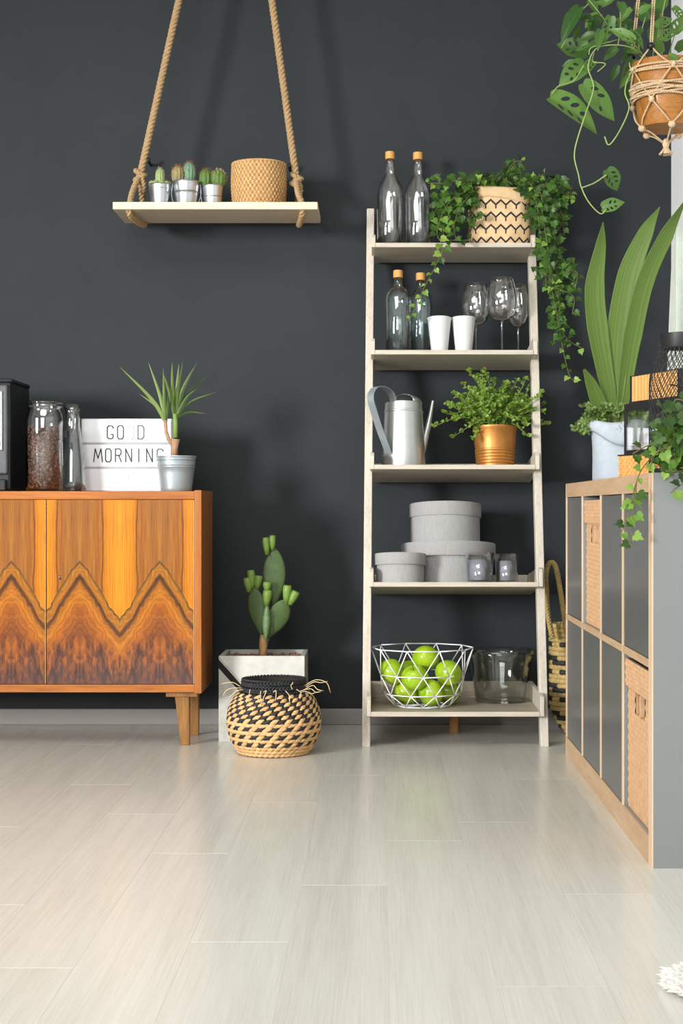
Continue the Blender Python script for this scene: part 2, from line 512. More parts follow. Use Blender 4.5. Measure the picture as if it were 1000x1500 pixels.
# shelf: (y pixel of front edge top, front distance, back distance, tilt in degrees, left px, right px)
TRAYS = [(356, 5.08, 5.29, 4.5, 544, 784), (513, 5.03, 5.288, 6.0, 543, 787), (681, 4.97, 5.288, 6.3, 542, 790),
         (853, 4.90, 5.295, 6.3, 541, 795), (1043, 4.80, 5.17, 0.0, 537, 797)]
def tray_z(k, D):
    """height of the top of shelf k at distance D"""
    py, f, b, a, _, _ = TRAYS[k]
    return Z(py, f) - math.tan(math.radians(a)) * (D - f)
def tray_tilt(k): return math.radians(TRAYS[k][3])
def ladder():
    o = thing('ladder_shelf', 'pale wooden ladder shelf with five trays leaning on the dark wall', 'shelf', LOC)
    w = .024
    xs = [(LX0, X(537, 5.22)), (LX1 - w, X(784, 5.22) - w)]
    for xb, xt in xs:
        v = [(xb, RAIL_F, 0), (xb + w, RAIL_F, 0), (xb + w, RAIL_F + .052, 0), (xb, RAIL_F + .052, 0),
             (xt, RAIL_T, rail_top), (xt + w, RAIL_T, rail_top), (xt + w, RAIL_T + .045, rail_top), (xt, RAIL_T + .045, rail_top)]
        MB().hexa([Vector(p) - LOC for p in v]).build('rail', M_ash_v, o, bevel=.002)
    for k, (py, f, b, a, l, r) in enumerate(TRAYS):
        a = math.radians(a); d = (b - f) / math.cos(a)
        x0, x1 = X(l, f), X(r, f)
        z = Z(py, f)
        wd = x1 - x0; t = .013
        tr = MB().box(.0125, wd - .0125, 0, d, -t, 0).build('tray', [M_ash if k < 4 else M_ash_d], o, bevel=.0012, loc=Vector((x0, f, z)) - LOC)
        tr.rotation_euler = (-a, 0, 0)
        MB().box(.0125, wd - .0125, -.002, .0125, -t - .0005, .0006).build('front_edge', M_ash, tr, bevel=.0012)
        hs = [.030, .040, .040, .043, .046][k]
        for s in (0, 1):
            xa = 0 if s == 0 else wd - .012
            mb = MB()
            c = .018
            prof = [(0, -t), (d, -t), (d, hs + .006), (c * 2.2, hs + .004), (.008, hs - .002), (0, hs - .012)]
            n = len(prof)
            mb.add([(xa, p[0], p[1]) for p in prof] + [(xa + .012, p[0], p[1]) for p in prof],
                   [tuple(range(n))[::-1], tuple(range(n, 2 * n))] + [(i, (i + 1) % n, n + (i + 1) % n, n + i) for i in range(n)])
            mb.build('tray_side', M_ash_v, tr, bevel=.001)
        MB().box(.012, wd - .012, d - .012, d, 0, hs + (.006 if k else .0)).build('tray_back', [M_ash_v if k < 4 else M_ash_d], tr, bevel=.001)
    cx = X(663, 5.2)
    MB().box(*[v for v in (cx - .014 - LOC.x, cx + .014 - LOC.x, 5.12 - LOC.y, 5.148 - LOC.y, 0, tray_z(4, 4.9) - .013)]).build('rear_leg', M_leg, o, bevel=.002)
ladder()

# ------------------------------------------------------------------ cube shelf at the right
M_oakf = wood('oak veneer edge', [(180, 146, 112), (196, 164, 130), (208, 178, 146)], 5, 1, .5)
M_oakv = wood('oak veneer edge upright', [(206, 176, 144), (220, 192, 162), (230, 206, 180)], 5, 2, .5)
M_grey = plain('grey foil panel', (132, 135, 135), .42, var=.02, scale=3)
M_door = plain('grey door panel', (96, 98, 98), .3, var=.02, scale=3, spec=.6)
KX0, KX1, KN, KF, KT = .530, .915, 3.19, 4.66, .77
def cube_shelf():
    o = thing('cube_shelf', 'grey cube shelf unit with oak edges standing along the right wall', 'shelf unit', (KX0, KN, 0))
    d = KX1 - KX0; ln = KF - KN; t = .038
    e = .003
    def panel(name, y0, y1, z0, z1, vert):
        p = MB().box(e, d, y0, y1, z0, z1).build(name, M_grey, o)
        MB().box(0, e, y0, y1, z0, z1).build('edge_band', M_oakv if vert else M_oakf, p)
        return p
    panel('end_panel', 0, t, 0, KT, True)
    panel('end_panel', ln - .02, ln, 0, KT, True)
    panel('top_panel', t, ln - .02, KT - t, KT, False)
    panel('bottom_panel', t, ln - .02, 0, .055, False)
    zm = .395
    cells = []
    ys = t; n = 4; dv = .016
    cw = (ln - t - .02 - 3 * dv) / 4
    for k in range(n):
        y0 = t + k * (cw + dv); cells.append((y0, y0 + cw))
        if k < 3:
            panel('divider', y0 + cw, y0 + cw + dv, .055, KT - t, True)
        panel('middle_shelf', y0, y0 + cw, zm - .008, zm + .008, False)
    MB().box(d - .012, d - .006, t, ln - .02, .055, KT - t).build('back_panel', M_grey, o)
    rows = [(.055, zm - .008), (zm + .008, KT - t)]
    for k, (y0, y1) in enumerate(cells):
        for r, (z0, z1) in enumerate(rows):
            if (k, r) in ((0, 0), (2, 1)): continue
            dr = MB()  .box(.002, .018, y0 + .001, y1 - .001, z0 + .002, z1 - .002).build('door', M_door, o, bevel=.001)
    return cells, rows
CELLS, ROWS = cube_shelf()

# ------------------------------------------------------------------ on the sideboard
M_black = plain('black plastic', (20, 20, 22), .35, var=.1)
M_steel = plain('brushed steel', (190, 192, 194), .3, 1.0, var=.06, scale=40, stretch=(1, 1, .05))
M_glass = glass('clear glass', (.985, .99, .99), .84, gain=3.2)
M_zinc = plain('galvanised zinc', (176, 188, 194), .38, .6, var=.06, scale=25)
M_zinc2 = plain('zinc shiny', (206, 210, 214), .28, .95, var=.05, scale=30)
M_soil = plain('dark soil', (58, 42, 30), .95, var=.4, scale=120, bump=.8, dist=.003)
TOPZ = SB_T

def coffee_machine():
    D = 4.82
    xr = X(14, D); h = Z(553, D) - TOPZ
    o = thing('coffee_machine', 'black coffee machine with silver front at the left end of the sideboard', 'coffee machine', (xr - .11, D + .14, TOPZ))
    MB().box(-.11, .11, -.125, .14, .0, h - .012).build('body', M_black, o, bevel=.008)
    MB().box(-.112, .112, -.11, .142, h - .014, h).build('lid', M_black, o, bevel=.006)
    f = MB().box(-.1, .104, -.14, -.125, .05, h - .02).build('front_panel', plain('dark grey front', (96, 98, 100), .3, .6), o, bevel=.006)
    MB().box(-.075, .08, -.1425, -.14, .10, h - .05).build('window', M_black, f, bevel=.002)
    MB().box(.083, .09, -.146, -.14, .12, h - .04).build('trim_rail', M_steel, f, bevel=.002)
    MB().box(-.1, .1, -.145, -.1, 0.0, .035).build('drip_tray', M_black, o, bevel=.005)
coffee_machine()

def jar():
    D = 4.88; cx = X(65, D); r = L(27, D); h = Z(592, D) - TOPZ
    o = thing('storage_jar', 'tall clear glass jar filled with coffee beans on the sideboard', 'jar', (cx, D, TOPZ))
    pr = [(0, .002), (r - .005, .001), (r, .006), (r, h - .045), (r - .002, h - .03), (r - .008, h - .02), (r - .008, h - .014), (r - .003, h - .010),
          (r - .003, h - .004), (r - .006, h)]
    inn = [(rr - .003, max(zz, .006)) for rr, zz in pr[2:]][::-1]
    MB().lathe(pr + inn + [(0, .007)], 40).build('glass_body', M_glass, o, True)
    lid = MB().lathe([(0, h + .008), (r - .010, h + .008), (r - .002, h + .006), (r - .002, h + .001), (r - .008, h)], 40)
    lid.build('glass_lid', M_glass, o, True)
    # coffee beans
    bm = NT('roasted coffee')
    vo = bm.new('ShaderNodeTexVoronoi'); bm.link(bm.coords(), vo.inputs['Vector']); vo.inputs['Scale'].default_value = 170
    bm.set(col=bm.ramp(vo.outputs['Color'], [(.1, (52, 28, 20)), (.5, (104, 64, 48)), (.9, (178, 136, 112))]), rough=.45)
    rg = random.Random(3); mb = MB()
    hb = Z(625, D) - TOPZ
    mb.lathe([(0, .009), (r - .012, .009), (r - .012, hb - .006), (0, hb - .004)], 24)
    for i in range(1150):
        a = rg.uniform(0, 2 * PI)
        if i < 950: rr = r - .0085; z = rg.uniform(.010, hb)
        else: rr = r * math.sqrt(rg.random()) * .82; z = hb - .003
        q = Quaternion((rg.uniform(-1, 1), rg.uniform(-1, 1), rg.uniform(-1, 1)), rg.uniform(0, 3)).to_matrix()
        mb.ell((rr * math.cos(a), rr * math.sin(a), z), (.0048, .0034, .0028), 6, 4, rot=q)
    b = mb.build('coffee_beans', bm.mat, None, True, loc=(cx, D, TOPZ))
    tag(b, 'brown roasted coffee beans filling the tall glass jar', 'coffee beans', kind='stuff')
jar()

def carafe():
    D = 4.952; cx = X(106, D); h = Z(592, D) - TOPZ
    o = thing('glass_carafe', 'clear glass carafe with flared neck between jar and light box', 'carafe', (cx, D, TOPZ))
    k = D / F
    pr = [(0, .003), (18 * k, .001), (20 * k, .006), (20 * k, .03), (17.5 * k, .10), (13.5 * k, .165), (11.2 * k, .195), (10.8 * k, .215), (11.5 * k, .235), (14.5 * k, h)]
    MB().lathe(pr + [(a - .0025, b) for a, b in pr[2:]][::-1] + [(0, .008)], 36).build('glass_body', M_glass, o, True)
    MB().lathe([(0, .010), (16.5 * k, .010), (18 * k, .03), (15.3 * k, .10), (11.6 * k, .162), (0, .162)], 32).build('water', glass('water', (.80, .86, .86), .7), o, True)
    MB().lathe([(0, .165), (8.5 * k, .165), (9.5 * k, .19), (9.5 * k, .20), (11.6 * k, h - .002), (0, h)], 28).build('stopper', glass('stopper glass', (.78, .80, .78), .7, gain=2), o, True)
carafe()

GLY = {  # stroke letters in a box of width 0.45 and height 1
    'G': [[(.45, .80), (.45, .88), (.36, .98), (.10, .98), (.0, .86), (.0, .14), (.10, .02), (.36, .02), (.45, .14), (.45, .34), (.28, .34)]],
    'O': [[(.10, .0), (.0, .14), (.0, .86), (.10, 1.0), (.34, 1.0), (.45, .86), (.45, .14), (.34, .0), (.10, .0)]],
    'D': [[(.0, .0), (.0, 1.0), (.30, 1.0), (.45, .84), (.45, .16), (.30, .0), (.0, .0)]],
    'M': [[(-.04, .0), (.06, 1.0), (.25, .28), (.44, 1.0), (.54, .0)]],
    'R': [[(.0, .0), (.0, 1.0), (.32, 1.0), (.43, .88), (.43, .62), (.32, .5), (.0, .5)], [(.24, .5), (.45, .0)]],
    'N': [[(.0, .0), (.0, 1.0), (.45, .0), (.45, 1.0)]],
    'I': [[(.22, .0), (.22, 1.0)]],
}
def lightbox():
    D = 5.0
    x0, x1 = X(118, D), X(252, D); h = Z(613, D) - TOPZ
    w = x1 - x0
    o = thing('light_box', 'white cinema light box reading good morning on the sideboard', 'light box', (x0, D, TOPZ))
    mw = plain('white plastic case', (226, 227, 229), .4, var=.02)
    mf = NT('acrylic front with added glow'); mf.set(col=lin((228, 229, 232)), rough=.3, emit=(1, 1, 1, 1), emit_s=.06); mf = mf.mat  # faint glow added in place of daylight blowing out the front
    MB().box(0, w, .006, .052, 0, h).build('case', mw, o, bevel=.004)
    for z0, z1 in ((.004, h * .315), (h * .345, h * .645), (h * .675, h - .004)):
        MB().box(.004, w - .004, .001, .006, z0, z1).build('front_panel', mf, o)
    mr = plain('grey card rail', (176, 178, 180), .4)
    for z in (h * .33, h * .66):
        MB().box(.001, w - .001, .0, .0065, z - .0032, z + .0032).build('card_rail', mr, o, bevel=.001)
    inks = [plain('letter print %d' % i, c, .5) for i, c in enumerate([(26, 26, 28), (52, 52, 54), (96, 96, 98), (212, 213, 215)])]  # paler greys paint in the glare that washes letters out
    def letter(ch, px0, px1, py0, py1, ink, th=.0015):
        a, b = X(px0, D) - x0, X(px1, D) - x0
        za, zb = Z(py1, D) - TOPZ, Z(py0, D) - TOPZ
        mb = MB()
        for st in GLY[ch]:
            pts = [(a + (b - a) * (u / .45), v * (zb - za) + za) for u, v in st]
            for (ax, az), (bx, bz) in zip(pts, pts[1:]):
                dx, dz = bx - ax, bz - az
                l = math.hypot(dx, dz); nx, nz = -dz / l * th, dx / l * th
                ex, ez = dx / l * th * .6, dz / l * th * .6
                y0, y1 = -.0006, .0012
                q = [(ax + nx - ex, az + nz - ez), (ax - nx - ex, az - nz - ez), (bx - nx + ex, bz - nz + ez), (bx + nx + ex, bz + nz + ez)]
                mb.hexa([(p[0], y0, p[1]) for p in q] + [(p[0], y1, p[1]) for p in q])
        mb.build('letter', ink, o)
    for ch, a, b, i in (('G', 157, 165.5, 0), ('O', 172, 180.5, 1), ('O', 187, 195.5, 3), ('D', 202, 210.5, 2)):
        letter(ch, a, b, 623.5, 643, inks[i])
    for ch, a, b, i in (('M', 138, 148, 0), ('O', 154.5, 162.5, 0), ('R', 169, 177.5, 1), ('N', 184, 192.5, 1), ('I', 199, 207.5, 1), ('N', 214.5, 223, 1), ('G', 230, 238.5, 2)):
        letter(ch, a, b, 657.5, 676.5, inks[i])
    # pale printed mark, a small square with a grid
    a, b = X(184.5, D) - x0, X(192, D) - x0; za, zb = Z(703.5, D) - TOPZ, Z(695.5, D) - TOPZ
    mb = MB()
    for p, q in (((a, za), (b, za)), ((a, zb), (b, zb)), ((a, (za + zb) / 2), (b, (za + zb) / 2))):
        mb.box(p[0], q[0], -.0004, .001, p[1] - .0006, p[1] + .0006)
    for xx in (a, (a + b) / 2, b):
        mb.box(xx - .0006, xx + .0006, -.0004, .001, za, zb)
    mb.build('printed_mark', inks[3], o)
lightbox()

# ---- leaves
def ribbon(path, widths, thick=.0006, fold=.25, n=2, side=None, mb=None, pleats=0, mi=0):
    """a strap leaf along a path; fold lifts the edges"""
    mb = mb or MB()
    pts = [Vector(p) for p in path]; m = len(pts)
    cols = 2 * n + 1 if not pleats else pleats * 2 + 1
    top = []
    for i, p in enumerate(pts):
        t = (pts[min(i + 1, m - 1)] - pts[max(i - 1, 0)]).normalized()
        s_ = Vector(side) if side is not None else Vector((1, 0, 0))
        s_ = (s_ - t * s_.dot(t)).normalized()
        nn = t.cross(s_)
        for k in range(cols):
            q = 2 * k / (cols - 1) - 1
            lift = fold * abs(q) * widths[i]
            if pleats: lift = fold * widths[i] * (q * q) + (.0022 if k % 2 else 0) * min(1, widths[i] / .01)
            top.append(p + s_ * q * widths[i] - nn * lift)
    fs = []
    for i in range(m - 1):
        for k in range(cols - 1):
            a = i * cols + k
            fs.append((a, a + 1, a + cols + 1, a + cols))
    mb.add(top, fs, mi)
    return mb
M_dracaena = leaf_mat('dracaena leaf', (60, 86, 36), (124, 146, 72), .2)
M_trunk = plain('pale woody stem', (172, 136, 104), .8, var=.2, scale=60, stretch=(1, 1, 3), bump=.5)
M_greenstem = plain('green stem', (120, 150, 70), .5, var=.15)
def lathe_bucket(o, r0, r1, h, mat, rings=(.72, .76), soil=True, n=36):
    pr = [(0, .001), (r0 * .97, .001), (r0, .003)]
    for q in (.1, .5):
        pr.append((r0 + (r1 - r0) * q, h * q))
    for q in rings:
        rr = r0 + (r1 - r0) * q
        pr += [(rr, h * (q - .022)), (rr + .0012, h * (q - .012)), (rr + .0012, h * (q + .004)), (rr, h * (q + .014))]
    pr.sort(key=lambda p: p[1])
    pr += [(r1 - .0008, h * .955), (r1 + .0012, h * .965), (r1 + .0018, h * .985), (r1 + .001, h), (r1 - .0015, h - .001), (r1 - .002, h * .9), ((r0 + r1) / 2 - .003, h * .5)]
    b = MB().lathe(pr, n).build('bucket', mat, o, True, sharp=50)
    if soil:
        MB().lathe([(0, h * .9), (r1 * .6, h * .91), (r1 - .0015, h * .88), (r1 * .8, h * .6)], n).build('soil', M_soil, o, True)
    return b
def dracaena():
    D = 4.92; cx = X(258, D); k = D / F
    h = Z(668, D) - TOPZ
    o = thing('potted_dracaena', 'small dracaena with spiky leaves in a zinc pot on the sideboard', 'potted plant', (cx, D, TOPZ))
    lathe_bucket(o, 22.5 * k, 29 * k, h, M_zinc, (.70, .76))
    def q(px, py, dd=0): return P(px, py, D + dd) - Vector((cx, D, TOPZ))
    st = MB()
    st.tube([q(255, 672), q(256, 655), q(257, 643)], [5.5 * k, 5 * k, 6.5 * k], 10)
    st.tube([q(254, 652), q(247, 644), q(243, 632), q(242, 616)], [3.4 * k, 2.9 * k, 2.5 * k, 2.3 * k], 8)
    st.build('trunk', M_trunk, o, True)
    st = MB(); st.tube([q(257, 641), q(257, 618), q(256, 606)], [3.8 * k, 3.6 * k, 3.4 * k], 8)
    st.build('green_shoot', M_greenstem, o, True)
    leaves = [((242, 618), (222, 585), (175, 537), .0, 3.2), ((242, 618), (234, 580), (217, 530), .01, 3.0), ((242, 618), (240, 580), (239, 538), -.02, 2.4),
              ((243, 618), (246, 590), (246, 578), -.03, 2.2), ((242, 618), (228, 595), (204, 577), .03, 2.2), ((256, 612), (248, 575), (238, 545), -.02, 3.0),
              ((257, 610), (259, 570), (262, 533), -.01, 3.2), ((258, 610), (268, 570), (289, 530), .0, 3.4), ((258, 612), (272, 585), (288, 569), -.03, 2.9),
              ((257, 610), (252, 560), (252, 530), .04, 2.4), ((258, 612), (275, 575), (308, 548), .05, 1.8), ((258, 614), (275, 604), (302, 606), .05, 1.6),
              ((257, 610), (262, 565), (268, 528), .04, 2.2), ((258, 612), (280, 588), (318, 574), .06, 1.6), ((256, 610), (250, 575), (244, 560), -.04, 2.4)]
    for b, c, t, dd, w in leaves:
        path = [q(*b), q(*c, dd * .5), q(*t, dd)]
        pts = spline(path, 5)
        m = len(pts)
        ws = [w * k * (0.75 + .25 * math.sin(PI * min(1, i / (m * .5)) / 2)) * (1 - (i / (m - 1)) ** 2.2) + .0002 for i in range(m)]
        tdir = (pts[-1] - pts[0])
        side = tdir.cross(Vector((0, 1, .2)))
        ribbon(pts, ws, fold=.35, side=side).build('leaf', M_dracaena, o, True)
dracaena()

# ------------------------------------------------------------------ hanging shelf
M_pine = wood('pale pine', [(206, 186, 158), (226, 208, 182), (238, 224, 204)], 4, 0, .55)
M_rope = plain('jute rope', (176, 146, 106), .9, var=.22, scale=160, bump=.6, dist=.002)
HF, HB = 5.0, 5.245
HS0, HS1 = X(165, HF), X(465, HF)
HZ = Z(295.5, HF)
def hanging_shelf():
    loc = Vector(((HS0 + HS1) / 2, (HF + HB) / 2, HZ - .023))
    o = thing('hanging_shelf', 'pale wooden swing shelf hanging from two jute ropes on dark wall', 'shelf', loc)
    w = (HS1 - HS0) / 2; d = (HB - HF) / 2
    MB().box(-w, w, -d, d, 0, .0225).build('board', M_pine, o, bevel=.0015)
    R = .0118
    def rope(pxk, pyk, pxtop, pxf, pxb):
        mid = (HF + HB) / 2
        kn = P(pxk, pyk, mid); slope = (P(pxtop, 0, mid) - kn)
        up = kn + slope * ((2.8 - kn.z) / slope.z)
        q = lambda v: Vector(v) - loc
        rp = MB()
        twisted(rp, [q(kn), q(up)], R, .042, 3, 7)
        # two legs down to the board, underneath from front to back
        f = Vector((X(pxf, HF + .03), HF + .035, HZ)); b = Vector((X(pxb, HB - .03), HB - .035, HZ))
        f2 = f - Vector((0, 0, .034)); b2 = b - Vector((0, 0, .034))
        path = spline([q(kn + Vector((0, -.008, 0))), q(kn.lerp(f, .55) + Vector((-.004, -.006, 0))), q(f), q(f2), q(b2), q(b), q(kn.lerp(b, .5)), q(kn + Vector((0, .008, 0)))], 8)
        twisted(rp, path, R * .86, .040, 3, 7)
        r = rp.build('rope', M_rope, o, True)
        kb = MB()
        for j, (dx, dz, rad, tl) in enumerate(((0, .010, .0145, .5), (.001, -.004, .016, -.4), (-.001, -.017, .0145, .35))):
            ring = []
            for i in range(20):
                a = 2 * PI * i / 20
                v = Vector((rad * math.cos(a), rad * math.sin(a), 0))
                v.rotate(Quaternion((0, 1, 0), tl)); v.rotate(Quaternion((1, 0, 0), .25))
                ring.append(q(kn) + v + Vector((dx, 0, dz)))
            ring.append(ring[0]); twisted(kb, ring, R * .72, .03, 3, 6)
        tail = spline([q(kn + Vector((.008, -.014, -.01))), q(kn + Vector((.014, -.018, -.035))), q(kn + Vector((.010, -.016, -.055)))], 5)
        twisted(kb, tail, R * .7, .03, 3, 6)
        kb.build('knot', M_rope, r, True)
        # ceiling hook
        hk = MB()
        hk.tube([q(up), q(up) - Vector((0, 0, .02))], .012, 12)
        hk.build('ceiling_hook', M_black, r, True)
    rope(205, 258, 262, 190, 211)
    rope(434, 263, 398, 442, 438)
    for px, py in ((221, 242), (425, 250)):
        a = P(px, py, WALL); c = a - Vector((0, .045, 0))
        q = lambda v: v - loc
        hk = MB().tube([q(a), q(c), q(c + Vector((0, -.004, .014)))], .0045, 8)
        hk.build('wall_hook', M_black, o, True)
hanging_shelf()

M_cact_pale = plain('pale green cactus', (150, 172, 112), .7, var=.25, scale=180, bump=.6)
M_cact_blue = plain('blue-green cactus', (112, 150, 122), .65, var=.2, scale=120)
M_cact_tan = plain('tan cactus', (150, 140, 96), .7, var=.3, scale=120)
M_cact_green = plain('dark green cactus', (86, 118, 48), .6, var=.25, scale=120)
M_spine = plain('cactus spines', (214, 186, 140), .7)
M_spine_r = plain('rusty cactus spines', (150, 92, 50), .7)
def cactus(o, c, r, h, ribs, mat, spmat, seed, spines=150, sl=.006, fuzz=None):
    rg = random.Random(seed); c = Vector(c)
    n = ribs * 4
    pr = []
    m = 14
    for i in range(m + 1):
        t = i / m
        rr = r * (math.sin(PI * (.12 + .88 * min(1, t / .5) * .5)) if t < .5 else math.cos(PI / 2 * ((t - .5) / .5) ** 1.7))
        pr.append((max(rr, 0 if i == m else .0005), h * t))
    body = MB().lathe(pr, n, c, 0, lambda a, z: 1 + .09 * math.cos(a * ribs))
    b = body.build('cactus', mat, o, True)
    sp = MB()
    for i in range(spines):
        t = rg.uniform(.15, 1) ** .8
        j = min(m - 1, int(t * m)); rr = pr[j][0]; a = 2 * PI * (rg.randrange(ribs)) / ribs + rg.uniform(-.05, .05)
        p = c + Vector((rr * 1.07 * math.cos(a), rr * 1.07 * math.sin(a), h * t))
        d = Vector((math.cos(a) * (1.2 - t) + rg.uniform(-.7, .7), math.sin(a) * (1.2 - t) + rg.uniform(-.7, .7), t * 1.1 + rg.uniform(-.5, .5))).normalized() * sl * rg.uniform(.6, 1.3)
        s_ = d.orthogonal().normalized() * .0005
        sp.add([p + s_, p - s_, p + d, p + s_.cross(d.normalized())], [(0, 1, 2), (1, 3, 2), (3, 0, 2)])
    so = sp.build('spines', spmat, b); so['kind'] = 'stuff'
    return b
def small_cacti():
    D = 5.10; k = D / F
    zt = HZ
    def base(px): return (X(px, D), D, zt)
    g = 'zinc buckets of cacti on the hanging shelf'
    o = thing('potted_cactus', 'zinc bucket with one pale cactus column, leftmost on the swing shelf', 'potted cactus', base(234.5), g)
    h = 34 * k; lathe_bucket(o, 13 * k, 16.5 * k, h, M_zinc2, (.8,))
    cactus(o, (0, 0, h * .85), 6.5 * k, 30 * k, 13, M_cact_pale, M_spine, 1, 160, .004)
    for i, (dx, dy) in enumerate(((-12, -4), (-7, -9), (10, -6), (13, 2), (4, -10), (-13, 5), (0, 11))):
        cactus(o, (dx * k, dy * k, h * .84), 3.8 * k, 10 * k, 9, M_cact_pale, M_spine, 10 + i, 50, .003)
    o = thing('potted_cactus', 'zinc bucket with a tan and a blue-green cactus, middle of three', 'potted cactus', base(273), g)
    h = 38 * k; lathe_bucket(o, 15 * k, 20 * k, h, M_zinc2, (.62,))
    cactus(o, (-12 * k, -2 * k, h * .85), 9 * k, 30 * k, 11, M_cact_tan, M_spine_r, 2, 260, .007)
    cactus(o, (4 * k, 0, h * .85), 9 * k, 36 * k, 12, M_cact_blue, M_spine_r, 3, 260, .007)
    for s in (-1, 1):
        hn = MB().tube(spline([(s * 20 * k, 0, h * .96), (s * 21.5 * k, -3 * k, h * .5), (s * 17 * k, -8 * k, h * .06)], 6), .0012, 6)
        hn.build('handle', M_zinc2, o, True)
    o = thing('potted_cactus', 'zinc bucket with two dark green round cacti beside the woven basket', 'potted cactus', (X(311.5, 5.115), 5.115, zt), g)
    h = 33.5 * k; lathe_bucket(o, 12.5 * k, 16.5 * k, h, M_zinc2, (.5,))
    cactus(o, (-10 * k, 0, h * .82), 10 * k, 32 * k, 12, M_cact_green, M_spine_r, 4, 220, .006)
    cactus(o, (9 * k, -2 * k, h * .82), 10.5 * k, 30 * k, 12, M_cact_green, M_spine, 5, 220, .006)
    hn = MB().tube(spline([(-16 * k, 0, h * 1.3), (-17.5 * k, -5 * k, h * .7), (-14 * k, -10 * k, h * .06)], 6), .0014, 6)
    hn.build('handle', M_zinc2, o, True)
small_cacti()

def weave_lathe(prof, n, rows, amp, c=(0, 0, 0), sub=2):
    """woven surface of revolution: alternating over/under stitches"""
    mb = MB()
    ds = [0]
    for (r0, z0), (r1, z1) in zip(prof, prof[1:]): ds.append(ds[-1] + math.hypot(r1 - r0, z1 - z0))
    def at(s_):
        s_ *= ds[-1]
        for i in range(len(ds) - 1):
            if s_ <= ds[i + 1] + 1e-9:
                t = (s_ - ds[i]) / max(1e-9, ds[i + 1] - ds[i])
                return prof[i][0] + (prof[i + 1][0] - prof[i][0]) * t, prof[i][1] + (prof[i + 1][1] - prof[i][1]) * t
        return prof[-1]
    nu = n * 2 * sub; nv = rows * 3
    def fn(u, v):
        r, z = at(v)
        row = int(v * rows - 1e-6); fv = v * rows - row
        w = math.sin(PI * fv)
        ph = u * n * PI * 2 + (PI if row % 2 else 0)
        return (c[0] + (r + amp * w * (.5 + .5 * math.cos(ph))) * math.cos(2 * PI * u), c[1] + (r + amp * w * (.5 + .5 * math.cos(ph))) * math.sin(2 * PI * u), c[2] + z)
    mb.grid(fn, nu, nv)
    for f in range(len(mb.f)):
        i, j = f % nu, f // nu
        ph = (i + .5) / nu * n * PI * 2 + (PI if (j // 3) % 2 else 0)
        mb.m[f] = 0 if math.cos(ph) > -.2 else 1  # sunken cells take the darker slot, crevice shade put into the colour
    return mb
M_sea = plain('seagrass weave', (206, 166, 112), .75, var=.34, scale=130, bump=.3)
def shelf_basket():
    D = 5.115; k = D / F; cx = X(379, D)
    h = Z(240, D) - HZ
    o = thing('woven_basket', 'round natural seagrass basket standing on the hanging swing shelf', 'basket', (cx, D, HZ))
    pr = [(35.5 * k, 0), (38 * k, 10 * k), (39.5 * k, 28 * k), (39.6 * k, 44 * k), (38.6 * k, h - .004)]
    weave_lathe(pr, 40, 13, .0042).build('woven_wall', [M_sea, plain('seagrass in painted shade', (168, 124, 76), .8, var=.25, scale=90)], o, True)  # second tone paints the shade between the stitches
    MB().lathe([(0, .001), (35 * k, .001), (35 * k, 0.003)], 30).build('base', M_sea, o)
    rim = MB(); ring = [(38.6 * k * math.cos(a), 38.6 * k * math.sin(a), h - .003) for a in [2 * PI * i / 72 for i in range(73)]]
    twisted(rim, ring, .0034, .014, 2, 6)
    rim.build('rim', M_sea, o, True)
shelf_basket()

# ------------------------------------------------------------------ things on the ladder shelf
def on_tray(k, px, D): return Vector((X(px, D), D, tray_z(k, D)))
def height(k, py, D): return Z(py, D) - tray_z(k, D)
M_cork = wood('orange wooden cap', [(196, 138, 66), (216, 158, 84), (230, 178, 104)], 8, 2, .5)
M_bluegl = glass('blue-green glass', (.88, .94, .94), .82, gain=3.2)
M_botgl = glass('bottle glass', (.97, .975, .975), .84, gain=4.0)
def bottle(k, px, D, py, rpx, prof, mat, label, group):
    q = D / F; h = height(k, py, D)
    o = thing('glass_bottle', label, 'bottle', on_tray(k, px, D), group, tray_tilt(k))
    cap = 11 * q
    hb = h - cap + .004
    pr = [(0, .006), (rpx * q * .55, .005), (rpx * q * .9, .001), (rpx * q, .006)] + [(rpx * q * a, hb * b) for a, b in prof]
    inner = [(max(.001, a - .0028), max(b, .010)) for a, b in pr[3:]][::-1]
    MB().lathe(pr + inner + [(0, .012)], 40).build('glass_body', mat, o, True)
    MB().lathe([(0, h - cap), (6.6 * q, h - cap), (7 * q, h - cap + .001), (7 * q, h - .001), (6.6 * q, h), (0, h)], 24).build('cap', M_cork, o, True, sharp=40)
P1 = [(1.02, .3), (1.04, .60), (1.0, .655), (.88, .71), (.64, .77), (.46, .815), (.38, .86), (.34, .93), (.33, 1.0)]
P2 = [(1, .50), (1.02, .70), (.98, .75), (.86, .80), (.60, .845), (.40, .875), (.34, .90), (.33, 1.0)]
g = 'corked glass bottles on the ladder shelf'
bottle(0, 571, 5.17, 220, 18.5, P1, M_botgl, 'clear glass bottle with wooden cap, left one on the top shelf', g)
bottle(0, 612, 5.175, 221, 19, P1, M_botgl, 'clear glass bottle with wooden cap next to ivy on the top shelf', g)
bottle(1, 583, 5.11, 394, 18.5, P2, M_bluegl, 'bluish glass bottle with wooden cap, left one on the second shelf', g)
bottle(1, 616, 5.16, 398, 17, P2, M_bluegl, 'bluish glass bottle with wooden cap behind the white cups', g)

